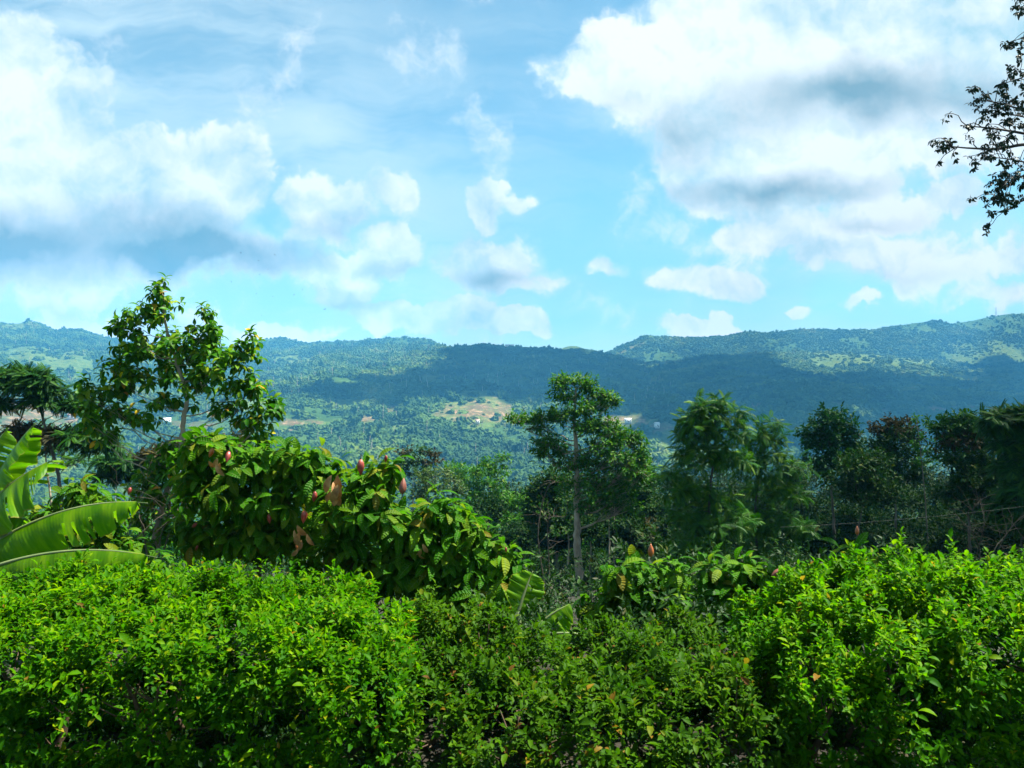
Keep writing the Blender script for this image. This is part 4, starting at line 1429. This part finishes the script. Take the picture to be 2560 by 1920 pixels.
make_tree('dense_tree', 'dark dense tree right of the straight pale trunk', 'tree', 37, [(1535, 1490), (1537, 1380), (1542, 1260)],
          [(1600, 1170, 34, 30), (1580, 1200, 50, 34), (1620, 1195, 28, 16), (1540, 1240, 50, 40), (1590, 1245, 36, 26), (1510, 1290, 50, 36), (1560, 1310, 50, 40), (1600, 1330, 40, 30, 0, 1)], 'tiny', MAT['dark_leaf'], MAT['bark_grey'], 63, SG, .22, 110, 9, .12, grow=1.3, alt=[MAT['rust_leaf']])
make_tree('pinnate_tree', 'tall tree with drooping paired leaflets right of the pale trunked tree', 'tree', 21, [(1785, 1480), (1776, 1370), (1772, 1280), (1780, 1180), (1790, 1080)],
          [(1800, 1008, 30, 18), (1752, 1020, 40, 20), (1715, 1040, 34, 20), (1790, 1045, 40, 24), (1840, 1030, 24, 16), (1740, 1065, 44, 24), (1800, 1085, 44, 26), (1715, 1090, 30, 20), (1840, 1080, 28, 24), (1750, 1115, 50, 24),
           (1810, 1130, 46, 26), (1720, 1150, 40, 20), (1775, 1160, 46, 24), (1850, 1150, 34, 26), (1690, 1185, 36, 22), (1680, 1230, 30, 22), (1740, 1230, 50, 30), (1800, 1260, 56, 34), (1720, 1290, 50, 34), (1770, 1330, 60, 36), (1840, 1310, 46, 36), (1710, 1370, 46, 30), (1790, 1400, 60, 30)],
          'pinnate', MAT['pinnate_leaf'], MAT['bark_dark'], 64, SG, .38, 30, 6, .07, twigs=False)
make_tree('pinnate_tree', 'tree with paired leaflets and a flat clump above its neighbours', 'tree', 23, [(1900, 1480), (1893, 1370), (1890, 1260), (1898, 1140)],
          [(1912, 1062, 34, 16), (1880, 1085, 34, 18), (1935, 1085, 24, 16), (1905, 1110, 44, 20), (1930, 1140, 34, 20), (1875, 1140, 34, 22), (1890, 1180, 44, 26), (1950, 1175, 34, 24), (1985, 1170, 30, 22), (1910, 1230, 50, 30), (1970, 1230, 44, 30), (1880, 1290, 50, 34), (1940, 1300, 56, 36), (1990, 1320, 40, 34), (1900, 1370, 56, 34)],
          'pinnate', MAT['pinnate_leaf'], MAT['bark_dark'], 65, SG, .38, 30, 6, .07, twigs=False)
make_tree('slope_tree', 'blue green tree with a forked thin trunk below the rock scar', 'tree', 30, [(2088, 1490), (2086, 1350), (2080, 1240), (2078, 1120)],
          [(2078, 1030, 30, 14), (2050, 1050, 28, 18), (2100, 1055, 30, 18), (2030, 1080, 26, 18), (2075, 1080, 34, 20), (2125, 1075, 24, 16), (2050, 1110, 38, 22), (2105, 1105, 34, 22), (2140, 1110, 22, 20), (2040, 1145, 34, 18), (2090, 1140, 36, 20), (2130, 1150, 34, 24), (2060, 1175, 34, 16)],
          'spray', MAT['blue_leaf'], MAT['bark_grey'], 66, SG, .18, 95, 8, grow=1.4, r0=.08)
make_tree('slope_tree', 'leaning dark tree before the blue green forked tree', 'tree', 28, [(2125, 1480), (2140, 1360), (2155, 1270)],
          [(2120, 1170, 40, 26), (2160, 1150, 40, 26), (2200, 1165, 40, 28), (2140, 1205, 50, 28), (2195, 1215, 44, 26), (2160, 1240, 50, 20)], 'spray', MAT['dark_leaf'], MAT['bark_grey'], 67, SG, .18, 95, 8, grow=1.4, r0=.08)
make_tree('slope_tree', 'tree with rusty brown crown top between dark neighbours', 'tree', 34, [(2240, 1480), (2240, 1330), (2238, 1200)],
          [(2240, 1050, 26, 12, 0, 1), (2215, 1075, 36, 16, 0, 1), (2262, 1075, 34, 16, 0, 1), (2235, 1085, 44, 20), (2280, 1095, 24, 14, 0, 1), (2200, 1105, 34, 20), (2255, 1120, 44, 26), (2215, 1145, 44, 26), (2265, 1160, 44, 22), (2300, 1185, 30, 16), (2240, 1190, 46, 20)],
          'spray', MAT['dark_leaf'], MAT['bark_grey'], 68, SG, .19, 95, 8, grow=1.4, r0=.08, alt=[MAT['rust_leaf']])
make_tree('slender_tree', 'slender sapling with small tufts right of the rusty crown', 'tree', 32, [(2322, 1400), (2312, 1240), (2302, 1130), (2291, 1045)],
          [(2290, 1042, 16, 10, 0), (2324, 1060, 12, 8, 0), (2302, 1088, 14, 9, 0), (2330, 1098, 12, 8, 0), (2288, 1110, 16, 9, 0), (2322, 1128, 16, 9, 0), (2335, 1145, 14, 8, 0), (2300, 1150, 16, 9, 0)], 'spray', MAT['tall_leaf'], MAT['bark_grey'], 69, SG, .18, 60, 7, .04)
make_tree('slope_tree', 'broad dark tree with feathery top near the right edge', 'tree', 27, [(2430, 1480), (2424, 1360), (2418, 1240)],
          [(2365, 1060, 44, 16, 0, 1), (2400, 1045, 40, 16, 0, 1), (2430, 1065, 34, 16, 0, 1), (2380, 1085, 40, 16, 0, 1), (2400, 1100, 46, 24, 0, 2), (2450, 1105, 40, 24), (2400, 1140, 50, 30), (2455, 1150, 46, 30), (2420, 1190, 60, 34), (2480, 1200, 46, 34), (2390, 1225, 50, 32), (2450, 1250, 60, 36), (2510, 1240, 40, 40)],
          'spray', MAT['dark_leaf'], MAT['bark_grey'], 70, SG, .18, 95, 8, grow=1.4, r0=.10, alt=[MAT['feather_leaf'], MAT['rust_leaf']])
make_tree('acacia_tree', 'layered feathery tree cut by the right edge of the view', 'tree', 23, [(2560, 1480), (2556, 1340), (2548, 1200), (2540, 1120)],
          [(2490, 1045, 36, 14), (2530, 1035, 40, 16), (2570, 1040, 40, 20), (2510, 1065, 40, 14), (2560, 1075, 40, 20), (2540, 1110, 46, 18), (2580, 1140, 46, 30), (2540, 1170, 44, 26), (2560, 1220, 50, 34), (2600, 1100, 50, 40), (2530, 1270, 46, 34), (2580, 1300, 50, 40)],
          'feather', MAT['feather_leaf'], MAT['bark_grey'], 71, SG, .42, 105, 7, .09, grow=1.2, flat=.7)
make_tree('round_tree', 'pale green round crowned tree behind the low cocoa tree', 'tree', 52, [(1095, 1400), (1095, 1300), (1096, 1230)],
          [(1090, 1178, 46, 20), (1060, 1200, 34, 22), (1125, 1198, 36, 22), (1090, 1215, 56, 26), (1150, 1225, 26, 22), (1045, 1230, 34, 22), (1110, 1250, 50, 22)], 'spray', MAT['pale_leaf'], MAT['bark_pale'], 72, SG, .24, 95, 8, .12)
make_tree('round_tree', 'dull reddish topped tree at the far edge of the slope', 'tree', 60, [(1030, 1400), (1032, 1260), (1034, 1200)],
          [(1010, 1128, 30, 14, 0, 1), (1055, 1125, 34, 14), (1085, 1130, 24, 12, 0, 1), (1030, 1150, 46, 18), (1075, 1152, 36, 16, 0, 1), (1000, 1165, 36, 20), (1040, 1180, 46, 18)], 'spray', MAT['dark_leaf'], MAT['bark_pale'], 73, SG, .28, 90, 8, .12, alt=[MAT['rust_leaf']])
make_tree('round_tree', 'mid green tree with thin pale trunks left of the vine tree', 'tree', 46, [(1224, 1430), (1222, 1330), (1224, 1260)],
          [(1255, 1142, 26, 12), (1225, 1155, 30, 16), (1200, 1175, 34, 20), (1245, 1175, 36, 22), (1220, 1205, 50, 26), (1190, 1235, 36, 22), (1245, 1240, 40, 26), (1205, 1265, 40, 18)], 'spray', MAT['tall_leaf'], MAT['bark_pale'], 74, SG, .22, 95, 8, .10)
make_tree('round_tree', 'broad green crown behind the pale round tree', 'tree', 75, [(1150, 1360), (1150, 1260)],
          [(1130, 1165, 40, 12), (1165, 1170, 40, 14), (1150, 1190, 56, 20), (1180, 1200, 40, 18)], 'tiny', MAT['tall_leaf'], MAT['bark_grey'], 75, SG, .42, 80, 8, .25)
make_tree('round_tree', 'bushy green tree low beside the vine tree', 'tree', 42, [(1300, 1440), (1300, 1340)],
          [(1290, 1250, 36, 20), (1320, 1265, 30, 20), (1300, 1290, 46, 24), (1270, 1300, 30, 20)], 'spray', MAT['tall_leaf'], MAT['bark_grey'], 76, SG, .20, 95, 8, .10)
make_tree('round_tree', 'yellow green tree glimpsed right of the dense dark tree', 'tree', 65, [(1625, 1400), (1625, 1290)],
          [(1620, 1235, 30, 16), (1600, 1255, 26, 16), (1640, 1260, 28, 18), (1620, 1275, 40, 18)], 'tiny', MAT['pale_leaf'], MAT['bark_grey'], 77, SG, .36, 80, 8, .2)
for i, (px, y0, y1, d, lab) in enumerate(((1521, 1470, 1300, 32, 'thin pale bare trunk just right of the tall pale trunk'), (1475, 1430, 1320, 36, 'short thin pale trunk behind the tall pale trunk'), (1420, 1420, 1330, 34, 'thin grey trunk left of the tall pale trunk'), (1534, 1440, 1240, 35, 'grey bare trunk under the dense dark tree'))):
    make_tree('slender_tree', lab, 'tree', d, [(px, y0), (px + 2, (y0 + y1) / 2), (px + 1, y1)], [(px - 8, y1 - 8, 18, 12, 0), (px + 14, y1 + 4, 16, 10, 0)], 'spray', MAT['dark_leaf'], MAT['bark_pale'], 80 + i, SG, .2, 40, 6, .07)


# dead branches and dry shrubs
def bare_tree(name, label, d, roots, seed, r0=.016):
    rng = np.random.default_rng(seed)
    b = P(roots[0][0][0], roots[0][0][1], d)
    b[2] = float(ground_z(b[0], d)) - .05
    root = empty(name, b, label, 'dead branch' if 'branch' in name else 'dry shrub')
    for path in roots:
        pts = [P(x, y, d + rng.normal(0, .2)) for x, y in path]
        if path is roots[0] or len(path) > 2:
            pts = [b + rng.normal(0, .1, 3) * (1, 1, 0)] + pts
        q = spline(pts, 5 * len(pts))
        ps = [tube(q, np.linspace(r0, r0 * .25, len(q)), 5)]
        for _ in range(16):
            a = q[rng.integers(len(q) // 4, len(q))]
            e = a + nrm(rng.normal(0, 1, 3) * (1, .6, .6) + (0, 0, .5)) * rng.uniform(.3, .9)
            ps.append(tube(curve(a, e, (0, 0, .05), 5, rng, .03), np.linspace(r0 * .35, r0 * .12, 5), 4))
        V, F, _ = cat(ps)
        obj('branch', mesh('branch', V - b, F, MAT['bark_dry'], smooth=True), root)
    return root


bare_tree('dry_shrub', 'dry leafless shrub of pale twigs under the broad dark tree', 21, [[(2425, 1400), (2420, 1310), (2445, 1250)], [(2440, 1400), (2460, 1310), (2450, 1255)], [(2450, 1390), (2430, 1330), (2400, 1300)]], 91)
bare_tree('dry_shrub', 'leaning dry shrub of pale twigs at the right edge', 20, [[(2480, 1390), (2520, 1330), (2560, 1280)], [(2490, 1390), (2530, 1310), (2520, 1270)]], 92)
bare_tree('dry_shrub', 'pale bare branch arching out of the vine tree', 31, [[(1372, 1400), (1372, 1300), (1415, 1292)], [(1345, 1330), (1372, 1215), (1410, 1207)]], 93, .03)
bare_tree('dry_shrub', 'tangle of pale bare branches below the big leafed tree', 11.8, [[(400, 1350), (440, 1290), (500, 1270)], [(360, 1340), (350, 1290), (330, 1265)], [(420, 1340), (470, 1310), (430, 1280)]], 94, .014)

# ------------------------------------------------------------------ undergrowth on the slope and the wood in the valley
rngU = np.random.default_rng(12)


def mass(name, label, centres, radii, mat, per, leaf, rng, T=TINY, K=7):
    C, A = [], []
    for c, r in zip(centres, radii):
        p, d_ = ell_points(c, np.array((r, r, r * .75)), per, rng, .5, -.45)
        C.append(p)
        A.append(nrm(d_ + (0, 0, .5) + rng.normal(0, .3, d_.shape)))
    C, A = np.concatenate(C), np.concatenate(A)
    f, up, b, s = rosette(C, A, K, rng, leaf, (.3, 1.5), .3, .45, leaf * 1.6)
    o_ = obj(name, leaves_mesh(name, T, f, up, b, s, mat, rng))
    return tag(o_, label, 'undergrowth' if 'under' in name else 'wood', kind='stuff')


wx = rngU.uniform(-1.3, 4.6, 110)
wy = rngU.uniform(6.9, 13.5, 110)
wr = rngU.uniform(.3, .6, 110)
okw = ~((np.abs(wx / wy - .087) < .03) & (wy > 9))
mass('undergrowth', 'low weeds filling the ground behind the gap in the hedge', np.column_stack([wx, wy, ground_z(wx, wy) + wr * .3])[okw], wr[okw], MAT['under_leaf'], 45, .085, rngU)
fx = rngU.uniform(-4.6, 4.8, 170)
fy = rngU.uniform(4.55, 6.7, 170)
fr_ = rngU.uniform(.10, .24, 170)
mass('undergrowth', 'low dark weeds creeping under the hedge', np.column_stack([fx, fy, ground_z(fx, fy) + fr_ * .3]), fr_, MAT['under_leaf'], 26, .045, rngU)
n = 190
cy_ = rngU.uniform(10.5, 46, n) 
cx_ = rngU.uniform(-.74, .74, n) * cy_
rr_ = rngU.uniform(.7, 1.5, n) * (.7 + cy_ / 50)
cz_ = ground_z(cx_, cy_) + rr_ * .35
okk = ~((cx_ / cy_ > -.52) & (cx_ / cy_ < -.30) & (cy_ < 13))
# nothing may stand in front of the pale trunk
okk &= ~((np.abs(cx_ / cy_ - .087) < .05) & (cy_ < 30))
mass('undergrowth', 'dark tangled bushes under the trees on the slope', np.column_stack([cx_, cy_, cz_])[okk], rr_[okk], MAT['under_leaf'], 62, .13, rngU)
tk = []
for px, py, d in ((1690, 1330, 27), (1650, 1300, 38), (1720, 1370, 24), (1830, 1340, 27), (1900, 1330, 29), (1960, 1290, 33), (2010, 1240, 38), (2030, 1320, 30), (2090, 1300, 34), (2110, 1350, 28), (2150, 1270, 38),
                  (2190, 1320, 31), (2230, 1260, 40), (2260, 1330, 30), (2310, 1300, 34), (2350, 1280, 36), (2380, 1330, 29), (2430, 1290, 33), (2480, 1300, 30), (2530, 1330, 26), (2560, 1300, 31), (2600, 1320, 28),
                  (2340, 1220, 42), (2420, 1200, 44), (2500, 1190, 42), (2170, 1180, 46), (1990, 1190, 46), (2580, 1210, 40), (1860, 1210, 44), (1700, 1240, 46), (1600, 1330, 40), (1460, 1370, 44), (1500, 1350, 46), (1560, 1370, 36), (1400, 1370, 38),
                  (1350, 1340, 44), (1290, 1350, 40), (1240, 1330, 46), (1180, 1310, 50), (1120, 1290, 56), (1060, 1280, 60), (1000, 1270, 60), (1330, 1290, 52), (1210, 1280, 58), (940, 1230, 64), (880, 1200, 70), (1660, 1200, 60), (1340, 1400, 34), (1480, 1420, 38), (1590, 1420, 33)):
    c_ = P(px, py, d)
    r_ = 46 / FPX * d * rngU.uniform(.9, 1.5)
    c_[2] -= r_ * .6
    tk.append((c_, r_))
    tk.append((c_ + np.array((rngU.normal(0, .6), rngU.uniform(-1, 1), -r_ * 1.1)), r_ * 1.25))
bt = []
for px in np.arange(1230, 2680, 38):
    for py, d in ((1225, 52), (1275, 45), (1330, 38)):
        d_ = d + rngU.uniform(-4, 4)
        c_ = P(px + rngU.uniform(-18, 18), py + rngU.uniform(-30, 24) + (18 if px < 1650 else 0), d_)
        r_ = 44 / FPX * d_ * rngU.uniform(.7, 1.25)
        bt.append((c_, r_))
bt = [q_ for q_ in bt if not (abs(q_[0][0] / q_[0][1] - .087) < .012 and q_[0][1] < 30)]
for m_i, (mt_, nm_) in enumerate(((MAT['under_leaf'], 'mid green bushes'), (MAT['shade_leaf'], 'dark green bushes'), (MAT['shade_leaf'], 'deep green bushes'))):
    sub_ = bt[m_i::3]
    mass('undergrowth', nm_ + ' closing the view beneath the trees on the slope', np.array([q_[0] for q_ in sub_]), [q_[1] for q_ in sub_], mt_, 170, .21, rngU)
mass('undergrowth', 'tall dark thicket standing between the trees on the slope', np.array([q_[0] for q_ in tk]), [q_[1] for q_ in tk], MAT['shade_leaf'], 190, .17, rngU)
n = 230
cy_ = np.exp(rngU.uniform(np.log(55), np.log(480), n))
cx_ = rngU.uniform(-.74, .74, n) * cy_
rr_ = rngU.uniform(2.2, 4.5, n) * (.8 + cy_ / 600)
cz_ = ground_z(cx_, cy_) + rr_ * 1.0
mass('valley_wood', 'leafy wood filling the valley beyond the slope', np.column_stack([cx_, cy_, cz_]), rr_, MAT['tall_leaf'], 90, .75, rngU)
vy = np.sqrt(rngF.uniform(250 ** 2, 640 ** 2, 5000))
vx = rngF.uniform(-.75, .75, 5000) * vy
forest('forest', 'round tree crowns on the valley floor', np.column_stack([vx, vy, ground_z(vx, vy)]), 2.2, 5.5, rngF)


# ------------------------------------------------------------------ branches of a tall tree reaching in at the top right
def overhang():
    d = 9.0
    rng = np.random.default_rng(101)
    base = P(3250, 960, d)
    base[2] = float(ground_z(base[0], d)) - .1
    root = empty('overhanging_tree', base, 'tall dark tree whose fine drooping branches reach into the sky', 'tree')
    tr = spline([base, P(3230, 900, d), P(3180, 400, d), P(3150, -100, d), P(3170, -500, d)], 30)
    V, F = tube(tr, np.linspace(.22, .07, 30), 10)
    obj('trunk', mesh('trunk', V - base, F, MAT['bark_dark'], smooth=True), root)
    main = [([(3180, 420), (2760, 380), (2560, 345), (2470, 330), (2390, 322)], .030), ([(3190, 430), (2760, 370), (2560, 368), (2480, 380), (2400, 378), (2345, 372)], .030),
            ([(3170, 330), (2800, 310), (2560, 285), (2490, 268), (2420, 255)], .024), ([(3170, 260), (2750, 230), (2580, 190), (2530, 205), (2480, 220)], .02),
            ([(3190, 480), (2760, 430), (2560, 415), (2500, 405), (2440, 400)], .02), ([(3200, 520), (2760, 450), (2560, 445), (2500, 470), (2465, 505)], .018),
            ([(3200, 560), (2760, 500), (2560, 505), (2510, 530), (2455, 545)], .018), ([(3170, 180), (2750, 120), (2590, 60), (2560, 90), (2545, 110)], .018), ([(3160, 60), (2750, 20), (2580, 20), (2545, 28)], .016),
            ([(3190, 450), (2760, 410), (2560, 430), (2520, 445), (2488, 475)], .014), ([(3180, 400), (2700, 340), (2540, 300), (2500, 290), (2440, 240)], .016)]
    C, A = [], []
    for pts, r in main:
        w = [P(x + (18 if x < 2700 else 0), y - 8, d + rng.normal(0, .12) + (x - 2400) * .0006) for x, y in pts]
        q = spline(w, 7 * len(w))
        ps = [tube(q, np.linspace(r, r * .16, len(q)), 6)]
        i0 = int(len(q) * .42)
        for k in range(15):
            j = rng.integers(i0, len(q) - 1)
            dirv = nrm(q[j] - q[j - 2]) + rng.normal(0, .55, 3) + (0, 0, rng.choice([-.15, .35]))
            e = q[j] + nrm(dirv) * rng.uniform(.10, .32)
            tw = curve(q[j], e, (0, 0, .04), 5, rng, .01)
            ps.append(tube(tw, np.linspace(r * .22, .003, 5), 4))
            C += [e, e + rng.normal(0, .04, 3)]
            A += [nrm(e - q[j] + (0, 0, -.05))] * 2
        C += [q[-1], q[-2]]
        A += [nrm(q[-1] - q[-3])] * 2
        V, F, _ = cat(ps)
        obj('branch', mesh('branch', V - base, F, MAT['bark_dark'], smooth=True), root)
    C, A = np.array(C), np.array(A)
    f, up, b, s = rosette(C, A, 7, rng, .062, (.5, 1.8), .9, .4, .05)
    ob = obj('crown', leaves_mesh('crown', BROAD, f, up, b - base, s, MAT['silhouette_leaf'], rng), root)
    ob['kind'] = 'stuff'


overhang()


# ------------------------------------------------------------------ houses, mast, cable and birds far off
def box(x0, x1, y0, y1, z0, z1):
    V = np.array([(x, y, z) for z in (z0, z1) for y in (y0, y1) for x in (x0, x1)], float)
    F = np.array([(0, 2, 3, 1), (4, 5, 7, 6), (0, 1, 5, 4), (1, 3, 7, 5), (3, 2, 6, 7), (2, 0, 4, 6)])
    return V, F


def house(label, p, w, dp, h, wall, roof, rot=0.0, nwin=3, pitch=.35):
    root = empty('house', p, label, 'house', 'small houses on the valley side')
    root.rotation_euler = (0, 0, rot)
    V, F = box(-w / 2, w / 2, -dp / 2, dp / 2, -1.5, h)
    obj('wall', mesh('wall', V, F, wall), root)
    e = .5
    rh = dp * pitch
    V = np.array([(-w / 2 - e, -dp / 2 - e, h), (w / 2 + e, -dp / 2 - e, h), (w / 2 + e, 0, h + rh), (-w / 2 - e, 0, h + rh), (w / 2 + e, dp / 2 + e, h), (-w / 2 - e, dp / 2 + e, h)])
    V = np.concatenate([V, V + (0, 0, .2)])
    F = np.array([(6, 7, 8, 9), (9, 8, 10, 11), (1, 0, 3, 2), (2, 3, 5, 4), (0, 1, 7, 6), (4, 5, 11, 10), (0, 6, 9, 3), (3, 9, 11, 5), (1, 2, 8, 7), (2, 4, 10, 8)])
    obj('roof', mesh('roof', V, F, roof), root)
    for i in range(nwin):
        x = -w / 2 + w * (i + .5) / nwin
        V, F = box(x - .5, x + .5, -dp / 2 - .05, -dp / 2 + .1, h * .4, h * .8)
        obj('window', mesh('window', V, F, MAT['dark_glass']), root)
    V, F = box(w * .08, w * .08 + .9, -dp / 2 - .06, -dp / 2 + .1, -.2, 2.0)
    obj('door', mesh('door', V, F, MAT['bark_brown']), root)


house('long pale roofed house on the dark ridge crest', on_hill(HA, 1272, 868) + (0, -12, 3), 26, 9, 4, MAT['wall_white'], MAT['roof_pale'])
house('white house with a pale roof beside the big leafed tree trunk', on_hill(HA, 415, 1060) + (0, 0, 3), 9, 6, 4, MAT['wall_white'], MAT['roof_pale'], .3)
house('small white house on the yellow clearing by the pale trunked tree', on_hill(HA, 1642, 1068) + (0, 0, 2), 5, 5, 3.6, MAT['wall_white'], MAT['roof_pale'], .2, 1)
house('low white shed on the bare slope behind the dense tree', on_hill(HA, 1570, 1058) + (0, 0, 2), 8, 5, 3, MAT['wall_white'], MAT['roof_pale'], -.2)
house('tiny white house below the bare brown clearing', on_hill(HA, 1197, 1062) + (0, 0, 2), 5, 4, 3.4, MAT['wall_white'], MAT['roof_rust'], 0, 2)
house('pale house beside the red earth bank at the far left', on_hill(HA, 178, 1048) + (0, 0, 2), 8, 5, 3.5, MAT['wall_white'], MAT['roof_rust'], .4)

mp = on_hill(HC, 2492, 792)
root = empty('radio_mast', mp, 'thin radio mast on the horizon range', 'mast')
ps = []
for a in range(3):
    an = a * 2.094
    ps.append(((np.cos(an), np.sin(an))))
for i, (c_, s_) in enumerate(ps):
    V, F = tube([(c_ * 2.2, s_ * 2.2, 0), (c_ * .5, s_ * .5, 34)], [.45, .3], 4)
    obj('leg', mesh('leg', V, F, MAT['steel']), root)
for k in range(6):
    z = 4 + k * 5
    r = 2.2 - 1.7 * z / 34
    V, F = tube([(ps[j % 3][0] * r, ps[j % 3][1] * r, z) for j in range(4)], .2, 4)
    obj('brace', mesh('brace', V, F, MAT['steel']), root)

ca, cb = P(1950, 1318, 19), P(2800, 1232, 19)
V, F = tube(curve(ca, cb, (0, 0, -.12), 20), .002, 5)
rt = empty('cable', ca, 'thin cable strung across the bushes on the slope', 'cable')
rt.location = tuple(ca)
obj('wire', mesh('wire', V - ca, F, MAT['wire'], smooth=True), rt)


def bird_mesh():
    V = [(0, .9, 0), (.16, .35, .08), (-.16, .35, .08), (.14, -.5, .05), (-.14, -.5, .05), (0, .2, -.14), (0, -.5, -.05), (.22, -1.0, 0), (-.22, -1.0, 0),
         (.75, .42, .30), (.7, -.15, .28), (1.7, .05, .12), (1.5, -.25, .14), (-.75, .42, .30), (-.7, -.15, .28), (-1.7, .05, .12), (-1.5, -.25, .14), (.14, -.1, .07), (-.14, -.1, .07)]
    F = [(0, 2, 1), (0, 1, 5), (0, 5, 2), (1, 2, 18), (1, 18, 17), (17, 18, 4), (17, 4, 3), (1, 17, 5), (2, 5, 18), (17, 3, 6), (17, 6, 5), (18, 6, 4), (18, 5, 6), (3, 4, 8), (3, 8, 7), (3, 7, 6), (4, 6, 8), (6, 7, 8),
         (1, 17, 10), (1, 10, 9), (9, 10, 12), (9, 12, 11), (2, 14, 18), (2, 13, 14), (13, 16, 14), (13, 15, 16)]
    return mesh('bird', V, F, MAT['bird_black'])


BM = bird_mesh()
rngB = np.random.default_rng(8)
for px, py in ((602, 632), (646, 651), (687, 637), (755, 653), (670, 673), (697, 677), (703, 681), (726, 689), (782, 697), (649, 686), (578, 704), (756, 724), (641, 734), (682, 741), (654, 788), (812, 773), (735, 737), (760, 740), (812, 722), (650, 720)):
    ob = obj('bird', BM, None, tuple(P(px, py, 260 + rngB.uniform(-30, 30))))
    ob.rotation_euler = (rngB.normal(0, .35), rngB.normal(0, .5), rngB.random() * 6.28)
    s = rngB.uniform(.16, .26)
    ob.scale = (s, s, s)
    tag(ob, 'tiny dark bird circling in the flock above the hills', 'bird', 'flock of birds circling above the hills')
